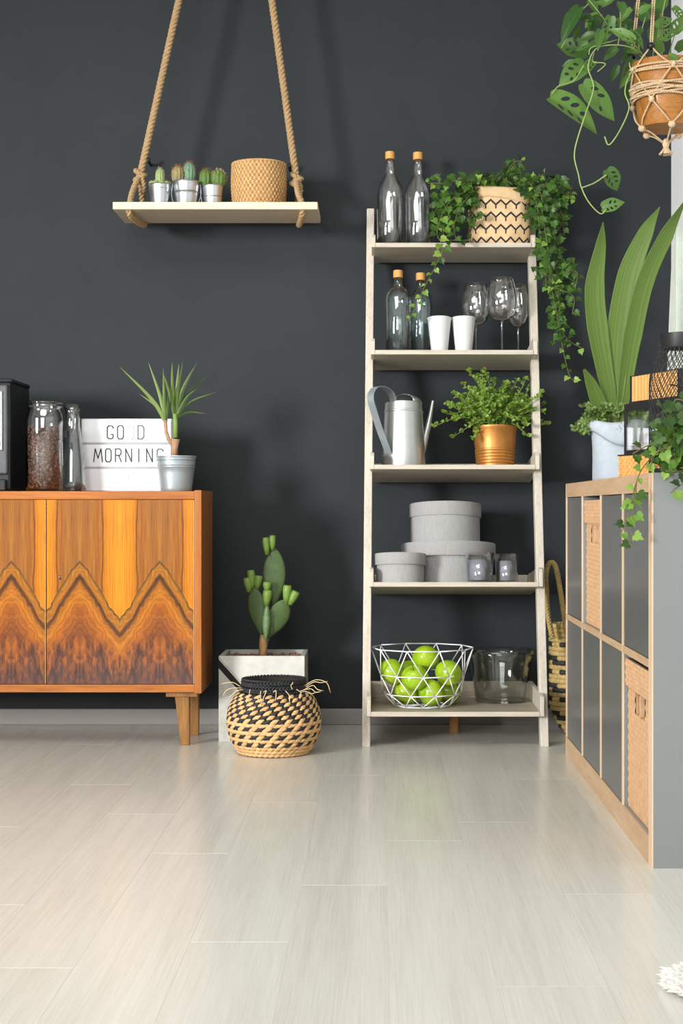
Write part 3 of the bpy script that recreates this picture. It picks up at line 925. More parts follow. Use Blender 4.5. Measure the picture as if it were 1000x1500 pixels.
M_cup = plain('white ceramic', (222, 223, 222), .35, var=.02)
def cup(px, D, label):
    q = D / F; k = 1; h = height(k, 465, D)
    o = thing('white_cup', label, 'cup', on_tray(k, px, D), 'white cups on the second shelf', tray_tilt(k))
    ro, rb = 17.6 * q, 12 * q
    pr = [(0, .001), (rb * .95, .001), (rb, .003), (ro - .001, h - .005), (ro + .0008, h - .003), (ro + .0008, h - .001), (ro - .0005, h), (ro - .0025, h - .002), (rb - .001, .006), (0, .006)]
    MB().lathe(pr, 36).build('cup_body', M_cup, o, True)
cup(643.5, 5.07, 'plain white cup in front of the bluish bottles, left of the pair')
cup(679, 5.08, 'plain white cup beside the wine glasses, right of the pair')

M_wine = glass('wine glass', (.985, .985, .98), .86, gain=3.6)
def wine(px, D, py, rpx, label):
    q = D / F; k = 1; h = height(k, py, D)
    o = thing('wine_glass', label, 'wine glass', on_tray(k, px, D), 'wine glasses on the second shelf', tray_tilt(k))
    R = rpx * q
    MB().lathe([(0, .003), (R * .4, .0025), (R * .78, .0012), (R * .8, .002), (R * .4, .004), (.004, .008), (.0035, .02), (0, .021)], 32).build('foot', M_wine, o, True)
    sh = h * .455
    MB().lathe([(.0036, .015), (.0032, sh * .5), (.0036, sh * .9), (.006, sh)], 14).build('stem', glass('stem glass', (.8, .81, .81), .4, gain=3), o, True)
    bh = h - sh
    bowl = [(.0, 0), (.42, .02), (.74, .10), (.93, .24), (1.0, .42), (.99, .55), (.94, .72), (.85, .88), (.77, 1.0)]
    ou = [(R * a, sh + bh * b) for a, b in bowl]
    MB().lathe(ou + [(max(0, a - .0012), b + (.003 if i == len(ou) - 1 else 0)) for i, (a, b) in reversed(list(enumerate(ou)))], 40).build('bowl', M_wine, o, True)
wine(697, 5.15, 416, 21.5, 'large clear wine glass behind the right white cup')
wine(735, 5.085, 408, 23, 'large clear wine glass in front, middle of the three')
wine(759, 5.205, 418, 18, 'clear wine glass nearest the right rail of the shelf')

# watering can
M_can = plain('matt galvanised steel', (202, 205, 203), .36, .75, var=.05, scale=18)
def watering_can():
    k = 2; D = 5.10; q = D / F
    o = thing('watering_can', 'galvanised metal watering can with strap handle on the middle shelf', 'watering can', on_tray(k, 591, D), None, tray_tilt(k))
    h = height(k, 590, D)
    pr = [(0, .001), (32 * q, .001), (32.5 * q, .004), (30 * q, h * .5), (28.2 * q, h * .85), (28.9 * q, h * .86), (28.9 * q, h * .875), (28 * q, h * .885), (27 * q, h),
          (26 * q, h), (29 * q, h * .5), (31 * q, .006), (0, .006)]
    MB().lathe(pr, 44).build('body', M_can, o, True, sharp=35)
    # half lid
    lid = MB(); RL = 27.5 * q; cd = Vector((.78, .62))
    def fn(u, v):
        a = 2 * PI * u; r = RL * v
        return (r * math.cos(a), r * math.sin(a), h + 13 * q * math.sqrt(max(0, 1 - v * v)) ** 1.2)
    lid.grid(fn, 48, 12, 0, lambda u, v: v * (math.cos(2 * PI * u) * cd.x + math.sin(2 * PI * u) * cd.y) < -.12)
    lo = lid.build('lid', M_can, o, True)
    so = lo.modifiers.new('thick', 'SOLIDIFY'); so.thickness = .0015
    # strap handle
    def w_(px, py): return ((px - 591) * q, height(k, py, D) * 0 + (Z(py, D) - tray_z(k, D)))
    pts = [w_(*p) for p in ((577, 594), (575, 584), (570, 576), (560, 572), (550, 574), (544, 583), (543, 594), (547, 608), (555, 632), (564, 655), (569, 668))]
    pth = spline([(a / math.cos(math.radians(48)), 0, b) for a, b in pts], 4)
    hm = MB(); wv = []
    for i, p in enumerate(pth):
        t = (pth[min(i + 1, len(pth) - 1)] - pth[max(i - 1, 0)]).normalized()
        nn = Vector((-t.z, 0, t.x))
        wv += [p + Vector((0, -.013, 0)) + nn * .001, p + Vector((0, .013, 0)) + nn * .001, p + Vector((0, .013, 0)) - nn * .001, p + Vector((0, -.013, 0)) - nn * .001]
    fs = []
    for i in range(len(pth) - 1):
        for j in range(4):
            fs.append((i * 4 + j, i * 4 + (j + 1) % 4, i * 4 + 4 + (j + 1) % 4, i * 4 + 4 + j))
    hm.add(wv, fs)
    ho = hm.build('handle', M_zinc, o, True, sharp=30)
    ho.rotation_euler = (0, 0, math.radians(48))
    sp = MB()
    a, b = w_(617, 668), w_(636, 584)
    sp.tube(spline([(a[0] - .006, 0, a[1] - .01), ((a[0] + b[0]) / 2 + .002, 0, (a[1] + b[1]) / 2), (b[0], 0, b[1])], 5), [.0155 - .0011 * i for i in range(11)], 14)
    s2 = sp.build('spout', M_can, o, True, sharp=50); s2.rotation_euler = (0, 0, math.radians(14))
watering_can()

# small leaved herb in a copper pot
M_copper = plain('antique copper', (190, 130, 64), .42, .6, var=.14, scale=22)
M_herb = leaf_mat('herb leaf', (104, 142, 46), (180, 204, 98), .3)
M_herbstem = plain('herb stem', (150, 160, 86), .6)
def small_leaf(mb, p, d, nrm, ln, w):
    d = d.normalized(); s_ = d.cross(nrm)
    if s_.length < 1e-4: s_ = d.orthogonal()
    s_.normalize(); n2 = s_.cross(d)
    mb.add([p, p + d * ln * .35 + s_ * w + n2 * w * .35, p + d * ln * .8 + s_ * w * .75 + n2 * w * .2, p + d * ln, p + d * ln * .8 - s_ * w * .75 + n2 * w * .2, p + d * ln * .35 - s_ * w + n2 * w * .35, p + d * ln * .5],
           [(0, 6, 1), (1, 6, 2), (2, 6, 3), (3, 6, 4), (4, 6, 5), (5, 6, 0)])
def rings_pot(o, r0, r1, h, mat):
    pr = [(0, .001), (r0 * .97, .001), (r0, .003)]
    for i in range(6):
        zq = .06 + i * .072; rr = r0 + (r1 - r0) * zq
        pr += [(rr + .0014, h * (zq + .018)), (rr + .0014, h * (zq + .045)), (rr - .0006, h * (zq + .058)), (rr - .0006, h * (zq + .068))]
    pr += [(r0 + (r1 - r0) * .6, h * .6), (r1 - .001, h * .93), (r1 + .001, h * .95), (r1 + .001, h), (r1 - .002, h), (r1 - .004, h * .8), (r0, h * .5)]
    MB().lathe(pr, 44).build('pot', mat, o, True, sharp=40)
    MB().lathe([(0, h * .93), (r1 - .002, h * .9), (r1 * .8, h * .6)], 32).build('soil', M_soil, o, True)
def herb():
    k = 2; D = 5.10; q = D / F
    o = thing('potted_herb', 'bushy small-leaved green plant in a ribbed copper pot on the shelf', 'potted plant', on_tray(k, 725, D), None, tray_tilt(k))
    h = height(k, 626, D)
    rings_pot(o, 27 * q, 32 * q, h, M_copper)
    rg = random.Random(21)
    st = MB(); lf = MB()
    def w_(px, py, dd): return Vector(((px - 725) * q, dd, Z(py, D) - tray_z(k, D)))
    tips = [(650, 606, -.03), (655, 590, .0), (660, 645, -.06), (668, 575, .02), (680, 562, 0), (690, 650, -.08), (700, 548, .01), (707, 546, -.02), (712, 552, .03), (722, 558, -.03),
            (735, 570, .04), (745, 560, .02), (758, 556, .0), (770, 556, -.03), (780, 563, .02), (790, 580, -.02), (798, 590, .02), (803, 622, -.01), (772, 645, -.08), (768, 630, -.09),
            (752, 622, -.10), (716, 575, -.07), (690, 580, -.07), (672, 600, -.08), (735, 590, -.09), (760, 595, -.08), (780, 605, -.06), (700, 600, -.1), (665, 620, -.05), (795, 605, -.04),
            (748, 600, -.1), (683, 615, -.09), (727, 600, -.1), (705, 565, -.04), (693, 570, -.02), (678, 590, .03), (718, 580, 0), (740, 580, -.02), (755, 575, .03), (770, 580, .0), (785, 595, .03), (660, 595, -.03)]
    for j in range(64):
        tips.append((rg.gauss(718, 34), rg.gauss(590, 17), rg.uniform(-.11, .08)))
    for (px, py, dd) in tips:
        b = Vector((rg.uniform(-.045, .045), rg.uniform(-.04, .03), h * .92))
        t = w_(px, py, dd)
        if t.z < h * .9 and (t - b).xy.length < .05: t.z = h * 1.05
        mid = b.lerp(t, .5) + Vector((0, 0, .035 if t.z < h * 1.3 else .012))
        path = spline([b, mid, t], 7)
        st.tube(path, .0009, 4)
        n = len(path)
        for i in range(3, n):
            for r_ in range(rg.choice((2, 3, 3))):
                d = Vector((rg.uniform(-1, 1), rg.uniform(-1, .6), rg.uniform(-.3, 1)))
                nr = Vector((rg.uniform(-.6, .6), -.8, rg.uniform(0, 1)))
                small_leaf(lf, path[i] + d * .002, d, nr, rg.uniform(.009, .0145), rg.uniform(.0035, .0055))
        for r_ in range(4):
            d = Vector((rg.uniform(-1, 1), rg.uniform(-1, .4), rg.uniform(.1, 1)))
            small_leaf(lf, path[-1], d, Vector((0, -1, .5)), .013, .005)
    s = st.build('stems', M_herbstem, o, True); s['kind'] = 'stuff'
    f = lf.build('foliage', M_herb, o, False); f['kind'] = 'stuff'
herb()

# round boxes
def linen(name, col):
    m = NT(name)
    v = m.coords('Object')
    w1 = m.noise(m.coords('Object', (1, 1, 14)), 90, 2); w2 = m.noise(m.coords('Object', (14, 14, 1)), 30, 2)
    f = m.math('MULTIPLY', m.math('ADD', w1, w2), .5)
    a = lin(col)
    m.set(col=m.ramp(f, [(.35, tuple(x * .86 for x in a[:3]) + (1,)), (.65, tuple(min(1, x * 1.08) for x in a[:3]) + (1,))]), rough=.85, spec=.2)
    m.bump(f, .25, .0008)
    return m.mat
M_linen = linen('grey linen cloth', (162, 162, 161))
def round_box(k, px, D, py_top, py_lid, py_bot, r_lid, r_body, label, base=None):
    q = D / F
    loc = on_tray(k, px, D) if base is None else base
    o = thing('hat_box', label, 'box', loc, 'grey round boxes on the fourth shelf', tray_tilt(k))
    h = (py_bot - py_top) * q; hl = (py_bot - py_lid) * q
    rl, rb = r_lid * q, r_body * q
    MB().lathe([(0, .0005), (rb - .001, .0005), (rb, .0015), (rb, hl + .004)], 56).build('box_body', M_linen, o, True, sharp=40)
    l = MB().lathe([(rb, hl), (rl - .0006, hl), (rl, hl + .001), (rl, h - .0015), (rl - .0015, h), (0, h)], 56).build('lid', M_linen, o, True, sharp=40)
    return o, h
Dc = 5.138
ob, hb_ = round_box(3, 657, Dc, 785, 806, 853 - 5, 69, 64.5, 'largest grey round lidded box, carrying another box')
a_ = tray_tilt(3)
top = ob.location + Vector((-.010, hb_ * math.sin(a_), hb_ * math.cos(a_) + .0006))
round_box(3, 0, Dc, 728, 748, 786.5, 53, 51, 'medium grey round box stacked on the largest box', top)
round_box(3, 586, 4.98, 809, 826, 853, 38, 35, 'small grey round box at the left of the fourth shelf')

M_wax = plain('lilac grey wax', (176, 178, 190), .55, var=.03)
def candle(px, D, r, py, label):
    k = 3; q = D / F; h = height(k, py, D)
    o = thing('glass_candle', label, 'candle', on_tray(k, px, D), 'candles in glasses on the fourth shelf', tray_tilt(k))
    r0, r1 = r * .86 * q, r * q
    MB().lathe([(0, .001), (r0 - .001, .001), (r0, .003), (r1, h), (r1 - .0016, h), (r0 - .001, .009), (0, .009)], 36).build('glass', M_glass, o, True)
    MB().lathe([(0, .0095), (r0 - .003, .0095), (r0 + (r1 - r0) * .7 - .003, h * .76), (0, h * .75)], 32).build('wax', M_wax, o, True)
    MB().tube([(0, 0, h * .75), (.0005, 0, h * .75 + .008)], .0007, 5).build('wick', M_dark, o)
candle(702.5, 4.955, 21.5, 810, 'candle in a glass in front of the largest grey box')
candle(742, 4.985, 18, 812, 'candle in a glass nearest the right rail')

# wire basket with apples, glass bowl
M_wire = plain('white lacquered wire', (240, 240, 240), .4, var=.02)
TZ = tray_z(4, 5.0)
BX, BY = X(618, 4.95), 4.95
def wire_basket():
    o = thing('wire_basket', 'white geometric wire basket holding green apples on bottom tray', 'basket', (BX, BY, TZ))
    n = 10
    rings = [(.0855, .0035, .25), (.118, .040, .75), (.1315, .0975, .25), (.1545, .176, .75)]
    pts = []
    for r, z, off in rings:
        pts.append([Vector((r * math.cos(2 * PI * (i + off + .25) / n), r * math.sin(2 * PI * (i + off + .25) / n), z)) for i in range(n)])
    R = .0017
    for j, ring in enumerate(pts):
        mb = MB()
        for i in range(n): mb.tube([ring[i], ring[(i + 1) % n]], R * (1.15 if j in (0, 3) else 1), 7)
        mb.build('wire_ring', M_wire, o, True)
    for j in range(3):
        mb = MB()
        for i in range(n):
            a = pts[j][i]
            if rings[j][2] == .25: b1, b2 = pts[j + 1][i], pts[j + 1][i - 1]
            else: b1, b2 = pts[j + 1][i], pts[j + 1][(i + 1) % n]
            mb.tube([a, b1], R, 6); mb.tube([a, b2], R, 6)
        mb.build('wire_zigzag', M_wire, o, True)
    mb = MB()
    for i in range(5): mb.tube([pts[0][i], pts[0][i + 5]], R, 6)
    mb.build('wire_base', M_wire, o, True)
wire_basket()
def apple_mat():
    m = NT('green apple skin')
    v = m.coords('Object')
    f = m.noise(v, 9, 3); sp = m.noise(v, 260, 2)
    c = m.ramp(f, [(.3, (136, 178, 26)), (.7, (180, 206, 48))])
    c = m.mix(m.math('MULTIPLY', m.math('SUBTRACT', sp, .66), 6, clamp=True), c, lin((216, 226, 140)))
    m.set(col=c, rough=.22, spec=.5, coat=.25)
    return m.mat
M_apple = apple_mat(); M_stalk = plain('apple stalk', (96, 70, 40), .8)
def apple_mesh():
    mb = MB(); n = 28
    pr = []
    for i in range(25):
        t = PI * i / 24
        r = math.sin(t) * (1 + .10 * math.cos(t)) * 1.03
        z = -math.cos(t) * .92
        if i >= 19: z -= .25 * ((i - 19) / 5) ** 2 * 1.15
        if i <= 4: z += .12 * ((4 - i) / 4) ** 2
        pr.append((max(0, r) if 0 < i < 24 else 0, z))
    R = .0400
    mb.lathe([(r * R, z * R) for r, z in pr], n, rad=lambda a, z: 1 + .02 * math.cos(5 * a))
    return mb.mesh('apple_body', M_apple)
APM = apple_mesh()
APS = MB().tube([(0, 0, .024), (.001, 0, .034), (.004, 0, .044)], [.0013, .0012, .0018], 6).mesh('stalk', M_stalk)
apples = [(624, 963, 4.955, 'green apple on top of the pile in the wire basket', (.35, .3)),
          (574, 983, 4.945, 'green apple showing its stalk hollow at the left of the basket', (.75, -.5)),
          (600, 983, 5.03, 'green apple mostly hidden behind the pile in the basket', (.1, .1)),
          (607, 992, 4.878, 'green apple at the front centre of the basket', (-.3, .4)),
          (657, 985, 4.90, 'green apple at the right of the pile in the basket', (.25, -.6)),
          (596, 1013, 4.965, 'green apple low down at the left of the basket', (-.5, .2)),
          (630, 1015, 4.90, 'green apple at the bottom centre showing its blossom end', (-1.9, .2)),
          (655, 1012, 4.985, 'green apple low down at the right of the basket', (.1, .5))]
for px, py, D, lab, rot in apples:
    o = thing('apple', lab, 'apple', P(px, py, D), 'green apples in the wire basket')
    o.rotation_euler = (rot[0], rot[1], px)
    inst(APM, 'apple_body', o, Matrix()); inst(APS, 'stalk', o, Matrix())
def glass_bowl():
    D = 5.065; q = D / F
    o = thing('glass_bowl', 'smoky clear glass bowl with wide rim beside the wire basket', 'bowl', (X(733, D), D, TZ))
    h = Z(951, D) - TZ
    pr = [(0, .005), (31 * q, .004), (35 * q, .001), (37 * q, .006), (40 * q, h * .35), (44 * q, h * .7), (48 * q, h * .88), (51.4 * q, h)]
    pr = [(min(r, .1085), z) for r, z in pr]
    MB().lathe(pr + [(max(0, r - .003), max(z, .008)) for r, z in pr[3:]][::-1] + [(0, .009)], 48).build('bowl', glass('smoky glass', (.90, .91, .90), .85, gain=2.0), o, True)
glass_bowl()

# ------------------------------------------------------------------ ivy
def ivy_leaf(seed):
    rg = random.Random(seed)
    out = [(0, 0), (.14, -.10), (.36, -.06), (.52, .16), (.40, .30), (.46, .52), (.24, .56), (.0, 1.0)]
    pts = [(x * rg.uniform(.92, 1.08), y + rg.uniform(-.02, .02)) for x, y in out]
    pts[0] = (0, .03); pts[-1] = (0, 1.0)
    v = []
    cz = lambda x, y: .22 * abs(x) - .20 * (y - .4) ** 2
    mid = [(0, .03), (0, .35), (0, .65), (0, 1.0)]
    v = [(x, y, cz(x, y)) for x, y in mid]
    for s in (1, -1):
        v += [(s * x, y, cz(x, y)) for x, y in pts[1:-1]]
    f = []
    for s, b in ((1, 4), (-1, 10)):
        q = [(0, b, b + 1), (0, b + 1, 1), (1, b + 1, b + 2), (1, b + 2, b + 3), (1, b + 3, b + 4), (1, b + 4, 2), (2, b + 4, b + 5), (2, b + 5, 3)]
        f += q if s == 1 else [t[::-1] for t in q]
    mb = MB(); mb.add(v, f)
    mb.tube([(0, .05, 0), (0, -.22, -.10), (0, -.45, -.02)], .018, 3)
    return mb
M_ivy = leaf_mat('ivy leaf', (34, 60, 22), (78, 116, 44), .2)
M_ivy_y = leaf_mat('young ivy leaf', (92, 138, 42), (150, 184, 84), .3)
M_vine = plain('ivy stem', (110, 104, 60), .7, var=.2)
IVY = [ivy_leaf(s).mesh('leaf', M_ivy, False) for s in range(4)]
IVY_Y = [ivy_leaf(s + 9).mesh('leaf', M_ivy_y, False) for s in range(3)]
def orient(p, d, n, size):
    """matrix: leaf base at p, tip along d, face along n"""
    d = d.normalized(); x = d.cross(n)
    if x.length < 1e-4: x = d.orthogonal()
    x.normalize(); z = x.cross(d)
    m = Matrix((x, d, z)).transposed().to_4x4()
    return Matrix.Translation(p) @ m @ Matrix.Scale(size, 4)
def leaf_along(o, path, rg, size, meshes, every=.02, young=0.25, droop=.5, face=(0, -1, .45)):
    acc = 0; side = 1
    L_ = sum((b - a).length for a, b in zip(path, path[1:])); run = 0
    for a, b in zip(path, path[1:]):
        seg = (b - a).length; acc += seg; run += seg
        if acc >= every:
            acc = 0; side = -side
            t = (b - a).normalized()
            sv = t.cross(Vector((0, -1, 0)))
            if sv.length < .2: sv = Vector((1, 0, 0))
            d = sv.normalized() * side * rg.uniform(.5, 1) + t * rg.uniform(.0, .6) + Vector((0, rg.uniform(-.5, .1), -droop * rg.uniform(.2, 1)))
            n = Vector(face) + Vector((rg.uniform(-.7, .7), rg.uniform(-.2, .3), rg.uniform(-.4, .6)))
            s_ = size * rg.uniform(.65, 1.2) * (1 - .35 * run / L_)
            y = rg.random() < young * (0.5 + run / L_)
            me = rg.choice(IVY_Y if y else meshes)
            inst(me, 'leaf', o, orient(b + d.normalized() * s_ * .3, d, n, s_))
def shelf_ivy():
    k = 0; D = 5.165
    loc = on_tray(k, 731, D); q = D / F
    o = thing('potted_ivy', 'trailing ivy in a black-patterned paper bag on the top shelf', 'potted plant', loc)
    # patterned bag
    m = NT('printed paper bag')
    tc = m.new('ShaderNodeTexCoord'); sp = m.new('ShaderNodeSeparateXYZ'); m.link(tc.outputs['UV'], sp.inputs[0])
    u, v = sp.outputs[0], sp.outputs[1]
    zig = m.math('PINGPONG', m.math('MULTIPLY', u, 18.0), .5)
    rowv = m.math('FRACT', m.math('MULTIPLY', v, 4.6))
    dist_ = m.math('ABSOLUTE', m.math('SUBTRACT', rowv, m.math('ADD', .32, m.math('MULTIPLY', zig, .76))))
    ln_ = m.math('LESS_THAN', dist_, .10)
    drop = m.math('MULTIPLY', m.math('LESS_THAN', zig, .075), m.math('LESS_THAN', m.math('ABSOLUTE', m.math('SUBTRACT', rowv, .18)), .20))
    ink = m.math('MAXIMUM', ln_, drop)
    ink = m.math('MULTIPLY', ink, m.math('LESS_THAN', v, .93))
    nz = m.noise(m.coords(), 40, 3)
    m.set(col=m.mix(ink, m.ramp(nz, [(.3, (206, 172, 128)), (.7, (224, 194, 152))]), lin((44, 38, 40))), rough=.8)
    m.bump(nz, .3, .002)
    h = Z(281, D) - loc.z
    mb = MB()
    rx, ry = 44 * q, .066
    rg = random.Random(8)
    NU, NV = 64, 14
    vs = []; uv = []
    def sq(a):
        c, s_ = math.cos(a), math.sin(a)
        p = .62
        return (abs(c) ** p * (1 if c > 0 else -1), abs(s_) ** p * (1 if s_ > 0 else -1))
    arc = [0.0]
    for i in range(NU):
        p0, p1 = sq(2 * PI * i / NU), sq(2 * PI * (i + 1) / NU)
        arc.append(arc[-1] + math.hypot((p1[0] - p0[0]) * rx, (p1[1] - p0[1]) * ry))
    arc = [v_ / arc[-1] for v_ in arc]
    for j in range(NV + 1):
        for i in range(NU + 1):
            a = 2 * PI * i / NU; t = j / NV
            x, y = sq(a)
            wob = 1 + .018 * math.sin(3 * a + 7 * t) + .015 * math.sin(7 * a - 5 * t) - .05 * (1 - t) ** 6 + .03 * math.sin(PI * t)
            zz = h * t * (1 - .05 * (.5 + .5 * x) * t)
            vs.append((x * rx * wob, y * ry * wob, zz)); uv.append((arc[i], t))
    fs = [(j * (NU + 1) + i, j * (NU + 1) + i + 1, (j + 1) * (NU + 1) + i + 1, (j + 1) * (NU + 1) + i) for j in range(NV) for i in range(NU)]
    mb.add(vs, fs)
    bo = mb.build('paper_bag', m.mat, o, True)
    ul = bo.data.uv_layers.new(name='uv')
    for lp in bo.data.loops: ul.data[lp.index].uv = uv[lp.vertex_index]
    # folded plain cuff
    M_cuff = plain('plain kraft paper', (214, 182, 138), .8, var=.1, scale=40, bump=.3)
    cf = MB()
    def fn(uu, vv):
        a = 2 * PI * uu; x, y = sq(a)
        dip = h * (.97 - .05 * (.5 + .5 * x))
        lowr = .16 + .10 * (.5 + .5 * x) + .02 * math.sin(5 * a)
        s_ = math.sin(PI * vv)
        return (x * rx * (1.0 + .05 * s_ + .015), y * ry * (1.0 + .06 * s_ + .015), dip + h * .07 - h * lowr * vv)
    cf.grid(fn, 64, 6); c = cf.build('cuff', M_cuff, o, True)
    so = c.modifiers.new('thick', 'SOLIDIFY'); so.thickness = .0012
    MB().lathe([(0, h * .9), (.06, h * .88)], 20).build('soil', M_soil, o)
    rg = random.Random(77)
    w_ = lambda px, py, D_: P(px, py, D_) - loc
    vines = [([(705, 275, 5.12), (680, 262, 5.08), (655, 268, 5.07), (626, 268, 5.08)], 1),
             ([(700, 278, 5.12), (672, 285, 5.06), (652, 305, 5.05), (640, 340, 5.03), (648, 362, 5.0), (640, 385, 5.0), (622, 420, 5.0), (606, 455, 5.0), (598, 470, 5.0)], 1),
             ([(705, 275, 5.13), (668, 280, 5.10), (645, 296, 5.12), (632, 322, 5.12)], 0), ([(700, 275, 5.1), (676, 300, 5.05), (665, 330, 5.04), (668, 352, 5.02)], 0),
             ([(700, 275, 5.1), (668, 300, 5.07), (650, 330, 5.06), (655, 350, 5.04), (690, 352, 5.03)], 0),
             ([(735, 275, 5.16), (742, 255, 5.14), (752, 238, 5.13), (765, 236, 5.13)], 0), ([(750, 275, 5.16), (757, 250, 5.15), (764, 232, 5.15)], 0),
             ([(720, 275, 5.14), (705, 258, 5.1), (690, 262, 5.08), (675, 272, 5.07)], 0), ([(730, 275, 5.14), (722, 258, 5.1), (700, 266, 5.07)], 0),
             ([(745, 275, 5.14), (760, 262, 5.1), (775, 268, 5.08), (786, 285, 5.07)], 0), ([(740, 275, 5.12), (738, 262, 5.1), (750, 270, 5.06)], 0),
             ([(760, 275, 5.15), (785, 262, 5.12), (797, 255, 5.12)], 1), ([(765, 275, 5.15), (800, 270, 5.12), (825, 282, 5.12), (842, 292, 5.1)], 1),
             ([(765, 275, 5.15), (805, 265, 5.16), (830, 290, 5.16), (838, 272, 5.16)], 1),
             ([(768, 276, 5.15), (790, 280, 5.06), (795, 320, 5.05), (803, 370, 5.03), (806, 410, 5.02), (815, 460, 5.02), (822, 500, 5.02), (832, 545, 5.02), (840, 558, 5.02)], 0),
             ([(768, 276, 5.15), (800, 290, 5.1), (808, 330, 5.1), (815, 370, 5.08), (825, 400, 5.06), (845, 415, 5.05)], 0),
             ([(768, 276, 5.15), (785, 295, 5.05), (790, 340, 5.04), (797, 380, 5.03), (800, 420, 5.0)], 0),
             ([(800, 400, 5.02), (818, 440, 5.02), (820, 480, 5.02), (835, 500, 5.02), (852, 510, 5.02)], 0), ([(812, 390, 5.04), (830, 395, 5.03), (845, 400, 5.03), (842, 425, 5.03)], 0),
             ([(815, 340, 5.1), (825, 320, 5.1), (815, 300, 5.1)], 0), ([(800, 300, 5.08), (822, 320, 5.1), (826, 345, 5.12)], 0),
             ([(806, 420, 5.02), (822, 425, 5.0), (840, 435, 5.0), (838, 460, 5.0)], 0)]
    st = MB()
    for pts, yo in vines:
        path = spline([w_(*p) for p in pts], 9)
        st.tube(path, .0012, 4)
        leaf_along(o, path, rg, .028, IVY, .0150, .75 if yo else .18, .5)
    # dense crown
    for cx, cy, sx, sy, d0, n in ((735, 270, 30, 9, 5.12, 22), (800, 285, 16, 16, 5.09, 22), (668, 290, 20, 18, 5.07, 22), (798, 335, 10, 28, 5.06, 18), (812, 392, 14, 14, 5.03, 12)):
        for i in range(n):
            p = w_(cx + sx * max(-1.5, min(1.5, rg.gauss(0, 1))), cy + sy * max(-1.5, min(1.5, rg.gauss(0, 1))), d0 + rg.uniform(-.03, .05))
            d = Vector((rg.uniform(-1, 1), rg.uniform(-.6, .1), rg.uniform(-1, .4)))
            inst(rg.choice(IVY), 'leaf', o, orient(p, d, Vector((rg.uniform(-.6, .6), -1, rg.uniform(0, 1))), .028 * rg.uniform(.7, 1.15)))
    st.build('vines', M_vine, o, True)
    fill = MB(); src = [ivy_leaf(s_ + 40) for s_ in range(3)]
    for cx, cy, sx, sy, d0, n in ((728, 268, 34, 8, 5.14, 70), (802, 290, 18, 20, 5.12, 90), (662, 296, 20, 24, 5.10, 90), (800, 345, 12, 34, 5.09, 80), (818, 400, 14, 18, 5.06, 45), (752, 250, 8, 10, 5.15, 16), (822, 455, 11, 30, 5.05, 40)):
        for i in range(n):
            p = w_(cx + sx * max(-1.5, min(1.5, rg.gauss(0, 1))), cy + sy * max(-1.5, min(1.5, rg.gauss(0, 1))), d0 + rg.uniform(-.03, .05))
            d = Vector((rg.uniform(-1, 1), rg.uniform(-.6, .1), rg.uniform(-1, .4)))
            mt = orient(p, d, Vector((rg.uniform(-.7, .7), -1, rg.uniform(0, 1))), .024 * rg.uniform(.7, 1.2))
            lf = rg.choice(src); fill.add([mt @ Vector(v_) for v_ in lf.v], lf.f)
    fo = fill.build('dense_foliage', M_ivy, o); fo['kind'] = 'stuff'
shelf_ivy()

